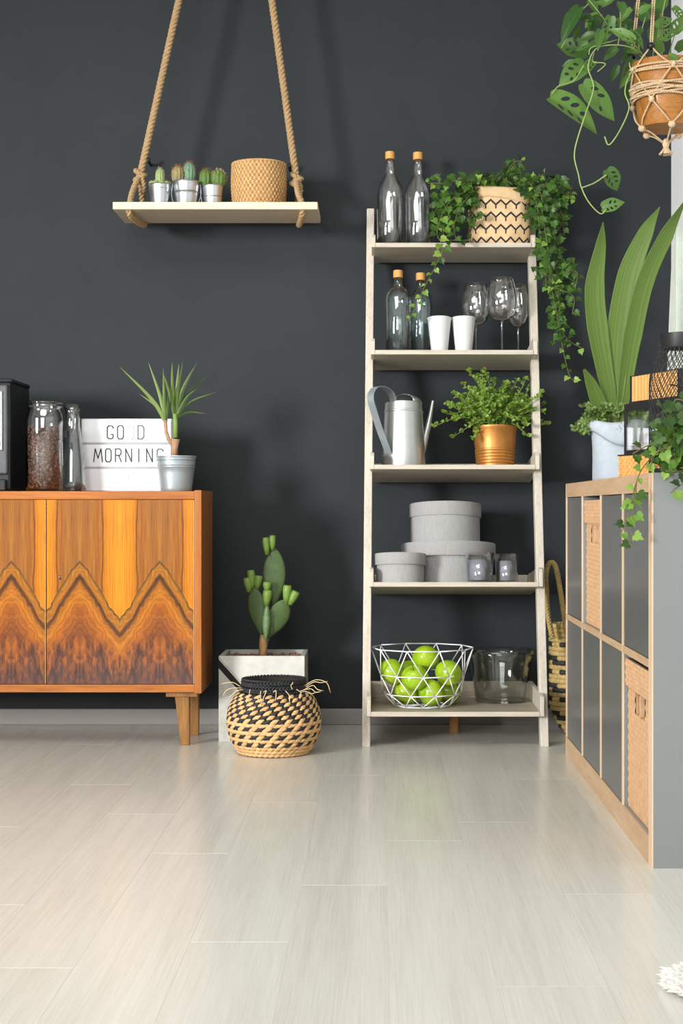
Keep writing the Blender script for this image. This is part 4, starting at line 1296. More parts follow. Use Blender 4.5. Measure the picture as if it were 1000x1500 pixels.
# ------------------------------------------------------------------ floor: prickly pear, baskets
def prickly_pear():
    D = 4.918; q = D / F
    x0, x1 = X(320, D), X(446, D); w = x1 - x0; h = Z(961, D); dp = .238
    loc = Vector(((x0 + x1) / 2, D, 0))
    o = thing('potted_prickly_pear', 'prickly pear cactus in a square concrete pot with black stripe', 'potted cactus', loc)
    m = NT('painted concrete')
    tc = m.new('ShaderNodeTexCoord'); sp = m.new('ShaderNodeSeparateXYZ'); m.link(tc.outputs['Object'], sp.inputs[0])
    xx = m.math('ADD', sp.outputs[0], w / 2); dz = m.math('SUBTRACT', h, sp.outputs[2])
    s_ = m.math('SUBTRACT', dz, m.math('MULTIPLY', xx, 1.12))      # diagonal from the upper left corner
    nz = m.noise(m.coords(), 30, 5, .65)
    conc = m.ramp(nz, [(.3, (168, 168, 160)), (.7, (196, 195, 186))])
    pale = m.ramp(nz, [(.3, (196, 196, 188)), (.7, (214, 213, 206))])
    col = m.mix(m.math('LESS_THAN', s_, .0), conc, pale)
    blk = m.math('MULTIPLY', m.math('GREATER_THAN', s_, .010), m.math('LESS_THAN', s_, .036))
    col = m.mix(blk, col, lin((36, 36, 36)))
    front = m.math('LESS_THAN', sp.outputs[1], .004)
    m.set(col=m.mix(front, conc, col), rough=.85, spec=.2); m.bump(nz, .25, .002)
    t = .014
    mb = MB()
    a = w / 2
    O = [(-a, 0), (a, 0), (a, dp), (-a, dp)]; I = [(-a + t, t), (a - t, t), (a - t, dp - t), (-a + t, dp - t)]
    v = [(x, y, 0) for x, y in O] + [(x, y, h) for x, y in O] + [(x, y, h) for x, y in I] + [(x, y, h - .05) for x, y in I]
    f = [(0, 3, 2, 1)] + [(i, (i + 1) % 4, 4 + (i + 1) % 4, 4 + i) for i in range(4)] + [(4 + i, 4 + (i + 1) % 4, 8 + (i + 1) % 4, 8 + i) for i in range(4)] + \
        [(8 + i, 8 + (i + 1) % 4, 12 + (i + 1) % 4, 12 + i) for i in range(4)] + [(12, 13, 14, 15)]
    mb.add(v, f); mb.build('concrete_pot', m.mat, o, bevel=.0015)
    M_peb = plain('brown gravel', (134, 98, 78), .9, var=.3, scale=80)
    rg = random.Random(4); pb = MB()
    pb.box(-a + t, a - t, t, dp - t, h - .05, h - .018)
    for i in range(420):
        pb.ell((rg.uniform(-a + t + .006, a - t - .006), rg.uniform(t + .006, dp - t - .006), h - .016 + rg.uniform(-.003, .004)), (rg.uniform(.004, .007), rg.uniform(.004, .007), rg.uniform(.003, .006)), 6, 4)
    pbo = pb.build('gravel', M_peb, o, True); pbo['kind'] = 'stuff'
    Dm = 5.035; qm = Dm / F
    def w_(px, py, dd=0): return P(px, py, Dm + dd) - loc
    M_pad = plain('cactus pad', (74, 98, 52), .55, var=.16, scale=30)
    M_padl = plain('pale cactus pad edge', (118, 148, 102), .5, var=.14, scale=30)
    M_fruit = plain('prickly pear fruit', (112, 142, 60), .45, var=.16, scale=40)
    M_st = plain('corky cactus stem', (168, 132, 88), .8, var=.2, scale=50)
    M_dot = plain('areoles', (70, 60, 40), .8)
    base = w_(385, 962)
    MB().tube([w_(385, 968), w_(385, 950), w_(386, 938), w_(386, 930)], [6.5 * qm, 6 * qm, 6.5 * qm, 5 * qm], 12).build('stem', M_st, o, True)
    def pad(b, t_, wid, thick, face, mat, bulge=.58):
        b = Vector(b); t_ = Vector(t_); ax = t_ - b; ln = ax.length; ax.normalize()
        fn_ = Vector(face); fn_ = (fn_ - ax * fn_.dot(ax)).normalized(); sx = ax.cross(fn_)
        mb = MB(); n = 28; mm = 18
        vs = []; fs = []
        for i in range(mm + 1):
            t1 = i / mm
            ww = wid * max(.0, math.sin(PI * t1 ** (math.log(.5) / math.log(bulge)))) ** .68
            if i == 0: ww = wid * .28
            th = thick * (.55 + .45 * math.sin(PI * min(1, t1 + .1))) * min(1, ww / (wid * .4) + .08)
            for k in range(n):
                a2 = 2 * PI * k / n
                vs.append(b + ax * ln * t1 + sx * ww * math.cos(a2) + fn_ * th * math.sin(a2) * .9)
        for i in range(mm):
            fs += [(i * n + k, i * n + (k + 1) % n, (i + 1) * n + (k + 1) % n, (i + 1) * n + k) for k in range(n)]
        mb.add(vs, fs)
        po = mb.build('pad', mat, o, True)
        dots = MB(); r2 = random.Random(int(ln * 1e5))
        for i in range(26):
            t1 = r2.uniform(.15, .95); u_ = r2.uniform(-.85, .85)
            ww = wid * max(0, math.sin(PI * t1 ** (math.log(.5) / math.log(bulge)))) ** .68
            p = b + ax * ln * t1 + sx * ww * u_ + fn_ * thick * .88 * math.sqrt(1 - u_ * u_)
            dots.ell(p, .0011, 5, 4)
        for i in range(12):
            t1 = .25 + .06 * i; ww = wid * max(0, math.sin(PI * t1 ** (math.log(.5) / math.log(bulge)))) ** .68
            for s2 in (-1, 1): dots.ell(b + ax * ln * t1 + sx * ww * s2, .0018, 5, 4)
        d = dots.build('areoles', M_dot, po, True); d['kind'] = 'stuff'
    def fruit(b, t_, r):
        b = Vector(b); t_ = Vector(t_); ax = (t_ - b); ln = ax.length
        mb = MB().lathe([(0, 0), (r * .45, 0), (r * .8, ln * .35), (r, ln * .7), (r * .92, ln * .92), (r * .75, ln), (r * .5, ln * .94), (0, ln * .9)], 16)
        fo = mb.build('fruit', M_fruit, o, True, loc=b)
        fo.rotation_euler = ax.to_track_quat('Z', 'Y').to_euler()
    pad(w_(384, 936), w_(372, 860), 13.5 * qm, 5 * qm, (-.25, -1, .1), M_pad, .62)
    pad(w_(389, 938, -.01), w_(391, 884, -.02), 6 * qm, 9 * qm, (.05, -1, .1), M_padl, .5)
    pad(w_(391, 937, .004), w_(419, 878, .0), 16 * qm, 5 * qm, (.35, -1, .15), M_pad, .6)
    pad(w_(401, 890, .012), w_(402, 802, .012), 16.5 * qm, 5 * qm, (.05, -1, .1), M_pad, .56)
    for b, t_, r in (((391, 813), (389, 787), 5.6), ((399, 806), (399, 784), 5.0), ((365, 868), (362, 846), 6.4), ((370, 862), (367, 835), 6), ((376, 864), (379, 843), 6.4),
                     ((390, 888), (392, 864), 7.0), ((391, 867), (391, 852), 6.4), ((419, 884), (421, 857), 6.8), ((424, 886), (434, 866), 6.6)):
        dd = -.02 if b[0] in (390, 391) and b[1] > 860 else .0
        fruit(w_(b[0], b[1], dd), w_(t_[0], t_[1], dd), r * qm)
prickly_pear()

M_straw = plain('natural straw', (214, 172, 118), .7, var=.24, scale=60, bump=.3)
M_blackst = plain('black straw', (34, 35, 38), .65, var=.3, scale=60)
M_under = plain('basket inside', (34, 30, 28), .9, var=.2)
def belly_basket():
    D = 4.70; q = D / F; cx = X(401, D)
    o = thing('belly_basket', 'round natural and black woven belly basket standing in front of the concrete pot', 'basket', (cx, D, 0))
    prof = [(0, .097), (.015, .107), (.04, .121), (.07, .1305), (.10, .1325), (.13, .127), (.155, .115), (.172, .102), (.183, .092), (.21, .090)]
    def r_at(z):
        for (z0, r0), (z1, r1) in zip(prof, prof[1:]):
            if z <= z1: return r0 + (r1 - r0) * (z - z0) / (z1 - z0)
        return prof[-1][1]
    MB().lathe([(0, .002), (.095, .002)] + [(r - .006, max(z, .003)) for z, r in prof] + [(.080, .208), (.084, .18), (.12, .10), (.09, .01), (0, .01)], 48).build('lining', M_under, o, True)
    # (height, row type): n natural, d dotted, t twisted
    rows = [(.007, 'n'), (.017, 'n'), (.027, 'n'), (.0375, 'd0'), (.049, 'n'), (.060, 'd1'), (.0715, 'n'), (.083, 'd0'), (.0935, 'n'), (.105, 't0'), (.1165, 't1'), (.128, 't2'), (.139, 't3'), (.150, 't4'), (.160, 't5'), (.169, 't6')]
    rg = random.Random(2)
    for i, (z, typ) in enumerate(rows):
        N = 40
        mb = MB()
        r = r_at(z)
        zz0, zz1 = z - .006, z + .006
        slope = math.atan2(r_at(min(.2, zz1)) - r_at(max(0, zz0)), zz1 - zz0 if z > .007 else .012)
        for k in range(N):
            a = 2 * PI * (k + (.5 if i % 2 else 0)) / N
            mi = 0
            lean = math.radians(22)
            if typ[0] == 'd': mi = 1 if (k + int(typ[1])) % 2 == 0 else 0
            if typ[0] == 't':
                mi = 1 if (k + (i + 1) // 2 + 0) % 2 == 0 else 0; lean = math.radians(34)
            if typ == 'n': lean = math.radians(14)
            er = Vector((math.cos(a), math.sin(a), 0)); et = Vector((-math.sin(a), math.cos(a), 0))
            up = (Vector((0, 0, 1)) * math.cos(slope) + er * math.sin(slope)).normalized()
            nn = et.cross(up).normalized()
            ld = et * math.cos(lean) + up * math.sin(lean); wd = nn.cross(ld)
            R = Matrix((ld, wd, nn)).transposed()
            ln = 2 * PI * r / N * .80 * rg.uniform(.95, 1.1)
            mb.ell(er * (r - .001) + Vector((0, 0, z)), (ln, .0068 if typ != 'n' else .0062, .0052), 8, 6, mi, R)
        mb.build('woven_row', [M_straw, M_blackst], o, True)
    rim = MB()
    for j, z in enumerate((.180, .188, .196, .204, .211)):
        rr = [.094, .0905, .0895, .0895, .0885][j]
        ring = [(rr * math.cos(2 * PI * i / 90), rr * math.sin(2 * PI * i / 90), z) for i in range(91)]
        twisted(rim, ring, .0054, .02 if j % 2 else -.02, 2, 6, step=.0035)
    rim.build('black_rim', M_blackst, o, True)
    fr = MB()
    M_raf = plain('raffia ends', (224, 198, 150), .8, var=.12)
    def w_(px, py, dd): return P(px, py, D + dd) - Vector((cx, D, 0))
    strands = [((445, 1005), (462, 996), (478, 1000), (484, 1015), -.03), ((448, 1006), (460, 999), (470, 1000), (480, 998), -.05), ((446, 1010), (458, 1004), (465, 1010), (474, 1012), -.06),
               ((440, 1012), (455, 1009), (462, 1014), (470, 1013), -.07), ((352, 1006), (342, 1000), (333, 1000), (324, 1002), -.04), ((354, 1008), (340, 1008), (331, 1012), (326, 1020), -.05),
               ((356, 1010), (346, 1012), (340, 1018), (334, 1022), -.06), ((382, 1012), (381, 1020), (383, 1028), (382, 1034), -.115), ((400, 1014), (404, 1012), (404, 1022), (403, 1027), -.12),
               ((418, 1012), (423, 1018), (424, 1024), (424, 1030), -.115), ((434, 1010), (440, 1014), (440, 1020), (439, 1024), -.10), ((366, 1010), (364, 1020), (360, 1026), (362, 1030), -.10),
               ((428, 1010), (426, 1004), (428, 1002), (429, 999), -.11), ((440, 1014), (448, 1013), (455, 1016), (462, 1015), -.085), ((386, 1014), (390, 1012), (386, 1022), (385, 1030), -.12)]
    for s_ in strands:
        pts = spline([w_(p[0], p[1], s_[4] - .002 * i) for i, p in enumerate(s_[:4])], 5)
        fr.tube(pts, [.0011] * (len(pts) - 3) + [.0009, .0007, .0005], 5)
    fo = fr.build('raffia_fringe', M_raf, o, True); fo['kind'] = 'stuff'
belly_basket()

M_bagst = plain('yellow seagrass', (180, 154, 96), .75, var=.28, scale=60, bump=.3)
def floor_bag():
    D = 5.10; q = D / F
    cx = X(806, D) + .155
    o = thing('woven_tote', 'tall seagrass bag with black stripes and rope handles behind the ladder shelf', 'bag', (cx, D, 0))
    hgt = .345
    a, b = .155, .085
    rows = 24
    M_under2 = M_under
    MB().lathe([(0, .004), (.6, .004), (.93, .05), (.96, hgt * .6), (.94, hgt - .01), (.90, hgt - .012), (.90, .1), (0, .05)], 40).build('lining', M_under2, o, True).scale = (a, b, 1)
    rg = random.Random(6)
    for i in range(rows):
        z = .012 + i * (hgt - .02) / (rows - 1)
        t = i / (rows - 1)
        f = .70 + .30 * min(1, t * 4) ** .6
        black_row = i % 3 == 1 or i % 6 == 3
        mb = MB(); N = 44
        for k in range(N):
            an = 2 * PI * (k + .5 * (i % 2)) / N
            c, s_ = math.cos(an), math.sin(an)
            p = Vector((a * f * c, b * f * s_, z)); et = Vector((-a * s_, b * c, 0)).normalized()
            er = Vector((b * c, a * s_, 0)).normalized()
            R = Matrix((et, Vector((0, 0, 1)), er)).transposed()
            mi = 1 if black_row and rows - i > 3 and (k // 2 + i // 2) % 3 != 0 else 0
            mb.ell(p, (.015, .0088, .006), 7, 5, mi, R)
        mb.build('woven_row', [M_bagst, M_blackst], o, True)
    for pts, Dh in (([(809, 935), (803, 905), (800, 865), (800, 838), (806, 824), (814, 832), (821, 870), (828, 915), (834, 945)], 5.02),
                    ([(860, 930), (853, 900), (850, 865), (852, 838), (860, 826), (868, 838), (874, 870), (880, 905), (884, 930)], 5.17)):
        hm = MB(); twisted(hm, spline([P(a_, b_, Dh) - Vector((cx, D, 0)) for a_, b_ in pts], 6), .0085, .028, 3, 7)
        hm.build('rope_handle', M_bagst, o, True)
floor_bag()

# ------------------------------------------------------------------ cube shelf: woven inserts and things on top
M_wick = plain('pale paper weave', (206, 164, 124), .7, var=.14, scale=50)
def insert_basket(k, r, label):
    y0, y1 = CELLS[k]; z0, z1 = ROWS[r]
    w = y1 - y0 - .012; h = z1 - z0 - .012
    o = thing('woven_storage_basket', label, 'storage basket', (KX0 + .012, KN + y0 + .006, z0 + .001), 'woven baskets in the cube shelf')
    d = .33
    th = .006
    hz0, hz1 = h * .66, h * .80; hy0, hy1 = w * .30, w * .70
    def weave(u, v, n):
        return .0024 * abs(math.sin(PI * (u * n + v * n * h / w)) * math.sin(PI * (u * n - v * n * h / w)))
    mb = MB()
    NU, NV = 96, 108
    mb.grid(lambda u, v: (-weave(u, v, 13), w * (1 - u), h * .90 * v), NU, NV, 0, lambda u, v: hy0 < w * (1 - u) < hy1 and hz0 < h * .9 * v < hz1)
    # thickness of the front around the hand hole
    mb.box(.0005, th, 0, w, 0, hz0); mb.box(.0005, th, 0, w, hz1, h * .9); mb.box(.0005, th, 0, hy0, hz0, hz1); mb.box(.0005, th, hy1, w, hz0, hz1)
    mb.build('front', M_wick, o, True, sharp=60)
    fl = MB(); fl.grid(lambda u, v: (-.006 - weave(u, v * .25, 13), w * (1 - u), h * (.82 + .18 * v)), NU, 30)
    fl.box(-.0055, -.001, 0, w, h * .82, h)
    fl.build('folded_flap', M_wick, o, True, sharp=60)
    bd = MB(); bd.box(th, d, 0, th, 0, h * .95); bd.box(th, d, w - th, w, 0, h * .95); bd.box(d - th, d, th, w - th, 0, h * .95); bd.box(th, d, th, w - th, 0, th)
    bd.build('basket_body', M_wick, o)
    st = MB().box(-.003, 0.008, (hy0 + hy1) / 2 - .006, (hy0 + hy1) / 2 + .006, hz0, hz1)
    st.build('handle_strap', M_wick, o, bevel=.001)
    MB().box(.03, .032, th, w - th, th, h * .9).build('hole_shade_sheet', M_dark, o)  # dark sheet added as the shade seen through the hand hole
insert_basket(2, 1, 'woven storage basket in the upper row of the cube shelf')
insert_basket(0, 0, 'woven storage basket in the lower row nearest the camera')

M_felt = plain('pale blue-grey felt', (176, 185, 194), .9, var=.06, scale=60, bump=.3)
M_strap = None
def strap_mat():
    m = NT('pleated palm leaf')
    oi = m.new('ShaderNodeObjectInfo')
    tc = m.new('ShaderNodeTexCoord'); sp = m.new('ShaderNodeSeparateXYZ'); m.link(tc.outputs['UV'], sp.inputs[0])
    st = m.noise(m.coords('UV', (9, .25, 1)), 3, 2)
    n = m.noise(m.coords('UV', (26, .8, 1)), 3, 3)
    f = m.math('ADD', m.math('MULTIPLY', st, .55), m.math('MULTIPLY', n, .45))
    col = m.ramp(f, [(.25, (72, 98, 36)), (.55, (104, 132, 56)), (.8, (146, 168, 88))])
    m.set(col=col, rough=.42, spec=.4)
    tr = m.new('ShaderNodeBsdfTranslucent'); m.link(col, tr.inputs[0])
    mx = m.new('ShaderNodeMixShader'); mx.inputs[0].default_value = .22
    m.link(m.p.outputs[0], mx.inputs[1]); m.link(tr.outputs[0], mx.inputs[2]); m.link(mx.outputs[0], m.out.inputs[0])
    return m.mat
def palm():
    D = 4.40; q = D / F
    loc = Vector((X(908, D), D, KT))
    o = thing('potted_palm_seedling', 'tall plant with broad pleated leaves in a pale felt bag on cube shelf', 'potted plant', loc)
    h = Z(621, D) - KT
    fb = MB()
    def fn(u, v):
        a = 2 * PI * u
        r = (.073 + .006 * v) * (1 + .03 * math.sin(3 * a + 4 * v) + .02 * math.sin(5 * a + 1))
        return (r * math.cos(a), r * math.sin(a), h * v)
    fb.grid(fn, 56, 10); b = fb.build('felt_bag', M_felt, o, True)
    b.modifiers.new('thick', 'SOLIDIFY').thickness = .003
    cf = MB()
    def fc(u, v):
        a = 2 * PI * u
        low = h * (.24 + .14 * math.sin(a + 2.6) + .05 * math.sin(3 * a))
        r = (.082 + .006 * math.sin(PI * v)) * (1 + .03 * math.sin(3 * a + 4) + .02 * math.sin(5 * a + 1))
        return (r * math.cos(a), r * math.sin(a), h * 1.02 - low * v + .004 * math.sin(4 * a))
    cf.grid(fc, 56, 6); c = cf.build('cuff', M_felt, o, True)
    c.modifiers.new('thick', 'SOLIDIFY').thickness = .0025
    MB().lathe([(0, h * .9), (.072, h * .88)], 24).build('soil', M_soil, o)
    ms = strap_mat()
    w_ = lambda px, py, dd=0: P(px, py, D + dd) - loc
    specs = [([(902, 625), (888, 560), (874, 480), (870, 420), (879, 360), (883, 325)], [7, 12, 16, 15, 8, .6], -.01, (1, .15, 0)),
             ([(898, 625), (902, 560), (908, 480), (922, 400), (946, 340), (966, 303)], [7, 14, 19, 17, 11, .6], .01, (1, -.1, .35)),
             ([(908, 625), (915, 560), (926, 490), (945, 410), (975, 345), (1004, 292)], [7, 11, 14, 13, 11, .8], -.03, (1, .1, .5)),
             ([(890, 622), (882, 605), (872, 580), (864, 560), (855, 541)], [6, 11, 11, 8, 2], -.035, (1, .2, -.3))]
    for pts, ws, dd, side in specs:
        path = spline([w_(p[0], p[1], dd * i / len(pts)) for i, p in enumerate(pts)], 8)
        n = len(path)
        wl = []
        for i in range(n):
            t = i / (n - 1) * (len(ws) - 1); j = min(int(t), len(ws) - 2); wl.append((ws[j] + (ws[j + 1] - ws[j]) * (t - j)) * q)
        mb = ribbon(path, wl, fold=.22, pleats=9, side=side)
        lo = mb.build('leaf', ms, o, True)
        cols = 19
        ul = lo.data.uv_layers.new(name='uv')
        for lp in lo.data.loops: ul.data[lp.index].uv = ((lp.vertex_index % cols) / (cols - 1), (lp.vertex_index // cols) / n)
    # low creeping plant round the rim
    rg = random.Random(12); st = MB(); lf = MB()
    for i in range(46):
        a = rg.uniform(PI * .85, PI * 2.05)
        b = Vector((.05 * math.cos(a), .05 * math.sin(a), h * .95))
        t = Vector((rg.uniform(.07, .105) * math.cos(a), rg.uniform(.07, .10) * math.sin(a), h + rg.uniform(-.03, .05)))
        if i < 4: t = Vector((-.105 - .008 * i, -.02, h - .03 + .006 * i))
        path = spline([b, b.lerp(t, .5) + Vector((0, 0, .02)), t], 5)
        st.tube(path, .0008, 4)
        for p in path[3:]:
            for r_ in range(3):
                d = Vector((rg.uniform(-1, 1), rg.uniform(-1, .3), rg.uniform(-.4, 1)))
                small_leaf(lf, p, d, Vector((rg.uniform(-.5, .5), -1, .6)), rg.uniform(.010, .017), rg.uniform(.004, .0065))
    s = st.build('creeper_stems', plain('creeper stem', (110, 84, 62), .7), o, True); s['kind'] = 'stuff'
    f = lf.build('creeper_leaves', leaf_mat('creeper leaf', (70, 100, 44), (128, 152, 84), .2), o); f['kind'] = 'stuff'
palm()

M_fr = plain('black painted metal', (30, 29, 31), .45, var=.08)
M_orange = wood('honey bamboo', [(214, 154, 84), (230, 172, 102), (240, 190, 124)], 6, 2, .5)
def bamboo_boxes():
    D = 3.85; RZ = math.radians(-71)
    x0 = X(905, D); w = .28; dep = .14
    ax = Vector((math.cos(RZ), math.sin(RZ), 0)); ay = Vector((-math.sin(RZ), math.cos(RZ), 0)); c0 = Vector((x0, D, 0))
    o = thing('bamboo_box', 'low woven bamboo box under the black framed glass box', 'box', (x0, D, KT), rz=RZ)
    h = .056
    MB().box(.002, w - .002, .002, dep, 0, h - .003).build('box_body', M_orange, o)
    wv = MB()
    nx, nz = 26, 7
    for i in range(nx):
        for j in range(nz):
            if (i + j) % 2: continue
            wv.box(i * w / nx, (i + 1) * w / nx - .0005, -.0008, .003, .002 + j * (h - .006) / nz, .002 + (j + 1) * (h - .006) / nz - .0008)
    for j in range(nz):
        for i in range(12):
            if (i + j) % 2: continue
            wv.box(-.0008, .003, .004 + i * (dep - .004) / 12, .004 + (i + 1) * (dep - .004) / 12 - .0006, .002 + j * (h - .006) / nz, .002 + (j + 1) * (h - .006) / nz - .0008)
    wv.build('woven_strips', M_orange, o)
    MB().box(-.001, w + .001, -.001, dep + .001, h - .003, h).build('rim', M_fr, o)
    z1 = KT + h
    # glass box in a black frame
    g = thing('glass_lantern', 'black framed glass box standing on the low bamboo box', 'lantern', c0 + ax * .012 + ay * .006 + Vector((0, 0, z1)), rz=RZ)
    gh = .118; t = .0065; gw = .25; gd = .12
    fr = MB()
    for x in (0, gw - t):
        for y in (0.003, gd - t): fr.box(x, x + t, y, y + t, 0, gh)
    for z, tt in ((0, .010), (gh - .016, .016)):
        for y in (.003, gd - t): fr.box(t, gw - t, y, y + t, z, z + tt)
        for x in (0, gw - t): fr.box(x, x + t, t + .003, gd - t, z, z + tt)
    fr.build('frame', M_fr, g, bevel=.0006)
    for nm, bx in (('glass_pane', (t, gw - t, .005, .007, .010, gh - .016)), ('glass_pane', (t, gw - t, gd - .005, gd - .003, .010, gh - .016)), ('glass_pane', (.002, .004, t, gd - t, .010, gh - .016)), ('glass_pane', (gw - .004, gw - .002, t, gd - t, .010, gh - .016))):
        MB().box(*bx).build(nm, M_glass, g)
    # slatted box on top
    s = thing('slatted_box', 'slatted bamboo box with black edges on top of the glass box', 'box', c0 + ax * .04 + ay * .010 + Vector((0, 0, z1 + gh)), rz=RZ)
    sh = .064; sw = .23; sd = .11
    MB().box(.004, sw - .004, .0065, sd, .004, sh - .004).build('box_body', plain('brown box core', (96, 62, 32), .7), s)
    n = 14
    for i in range(n):
        MB().box(.008 + i * (sw - .016) / n, .008 + (i + 1) * (sw - .016) / n - .0030, .001, .006, .004, sh - .002).build('slat', M_orange, s)
    e = MB(); e.box(0, .008, 0, sd, 0, sh); e.box(sw - .008, sw, 0, sd, 0, sh); e.box(.008, sw - .008, .0, sd, 0, .004); e.box(.008, sw - .008, .0, sd, sh - .002, sh)
    e.build('black_edge', M_fr, s)
bamboo_boxes()

def mesh_lantern():
    D = 3.32; q = D / F
    o = thing('mesh_lantern', 'black metal mesh lantern at the right edge of the cube shelf', 'lantern', (X(1001, D), D, KT))
    r = 50 * q; h = Z(489, D) - KT; rn = 33 * q
    zsh = h - .030; zc = h - .105
    def prof(z):
        if z < zc: return r
        t = min(1, (z - zc) / (zsh - zc))
        return rn + (r - rn) * math.cos(t * PI / 2) ** .8
    bars = MB()
    N = 34
    for s_ in (1, -1):
        for k in range(N):
            path = []
            for i in range(25):
                z = .006 + (zsh - .004) * i / 24
                a = 2 * PI * k / N + s_ * z * 8.5
                rr = prof(z)
                path.append((rr * math.cos(a), rr * math.sin(a), z))
            bars.tube(path, .00085, 4, caps=False)
    b = bars.build('wire_mesh', M_fr, o, True); b['kind'] = 'stuff'
    MB().lathe([(rn - .002, zsh), (rn + .002, zsh), (rn + .003, zsh + .002), (rn + .003, h - .001), (rn, h), (rn - .002, h), (rn - .002, zsh)], 40).build('top_ring', M_fr, o, True, sharp=40)
    MB().lathe([(0, .0), (r, 0), (r + .001, .002), (r + .001, .010), (r - .002, .011), (0, .008)], 40).build('base', M_fr, o, True, sharp=40)
    ha = [(-r * .95 * math.cos(a) * .62 + .0, -r - .004 + .004 * math.sin(a), zc - .004 + .02 * math.sin(a) - .06 * (a / PI)) for a in [PI * i / 16 for i in range(17)]]
    MB().tube(ha, .0016, 6).build('handle', M_fr, o, True)
mesh_lantern()

def shelf_ivy_near():
    D = 3.27; q = D / F
    loc = Vector((.745, D, KT))
    o = thing('trailing_ivy', 'ivy in a small white pot trailing over the near shelf corner', 'potted plant', loc)
    MB().lathe([(0, .001), (.034, .001), (.036, .004), (.047, .074), (.049, .075), (.049, .085), (.046, .085), (.044, .07), (.03, .02)], 36).build('pot', M_cup, o, True, sharp=40)
    MB().lathe([(0, .078), (.045, .076)], 24).build('soil', M_soil, o)
    rg = random.Random(31)
    w_ = lambda px, py, D_: P(px, py, D_) - loc
    vines = [[(1098, 640, 3.27), (1030, 640, 3.20), (975, 655, 3.19), (945, 680, 3.18), (932, 705, 3.175), (925, 735, 3.175), (918, 760, 3.175), (908, 785, 3.175)],
             [(1095, 640, 3.27), (1020, 630, 3.2), (955, 650, 3.2), (926, 665, 3.21)], [(1090, 630, 3.25), (1030, 600, 3.2), (992, 585, 3.2), (985, 600, 3.2), (975, 625, 3.2)],
             [(1090, 635, 3.26), (1030, 612, 3.22), (990, 605, 3.22), (968, 640, 3.2)], [(1090, 640, 3.26), (1020, 650, 3.2), (985, 640, 3.2), (960, 665, 3.19), (950, 690, 3.175)],
             [(1090, 650, 3.25), (1030, 690, 3.18), (1005, 705, 3.165), (990, 715, 3.16), (982, 722, 3.155)], [(1090, 640, 3.26), (1030, 660, 3.21), (995, 665, 3.2), (970, 685, 3.19)],
             [(1090, 640, 3.26), (1040, 645, 3.2), (1000, 655, 3.2), (978, 675, 3.19)], [(932, 705, 3.175), (930, 730, 3.175), (926, 770, 3.175), (924, 795, 3.175)], [(1085, 640, 3.26), (1030, 625, 3.21), (1000, 625, 3.2), (985, 655, 3.19)],
             [(1085, 640, 3.26), (1040, 680, 3.2), (1000, 690, 3.19), (975, 690, 3.18)]]
    st = MB()
    for i, pts in enumerate(vines):
        path = spline([w_(*p) for p in pts], 8)
        st.tube(path, .0012, 4)
        leaf_along(o, path, rg, .029, IVY, .016, .5, .4)
    for i in range(70):
        p = w_(986 + 18 * max(-1.6, min(1.6, rg.gauss(0, 1))), 640 + 26 * max(-1.8, min(1.6, rg.gauss(0, 1))), 3.21 + rg.uniform(-.03, .03))
        d = Vector((rg.uniform(-1, .6), rg.uniform(-.6, .1), rg.uniform(-1, .4)))
        inst(rg.choice(IVY), 'leaf', o, orient(p, d, Vector((rg.uniform(-.6, .6), -1, rg.uniform(0, 1))), .029 * rg.uniform(.7, 1.15)))
    st.build('vines', M_vine, o, True)
shelf_ivy_near()

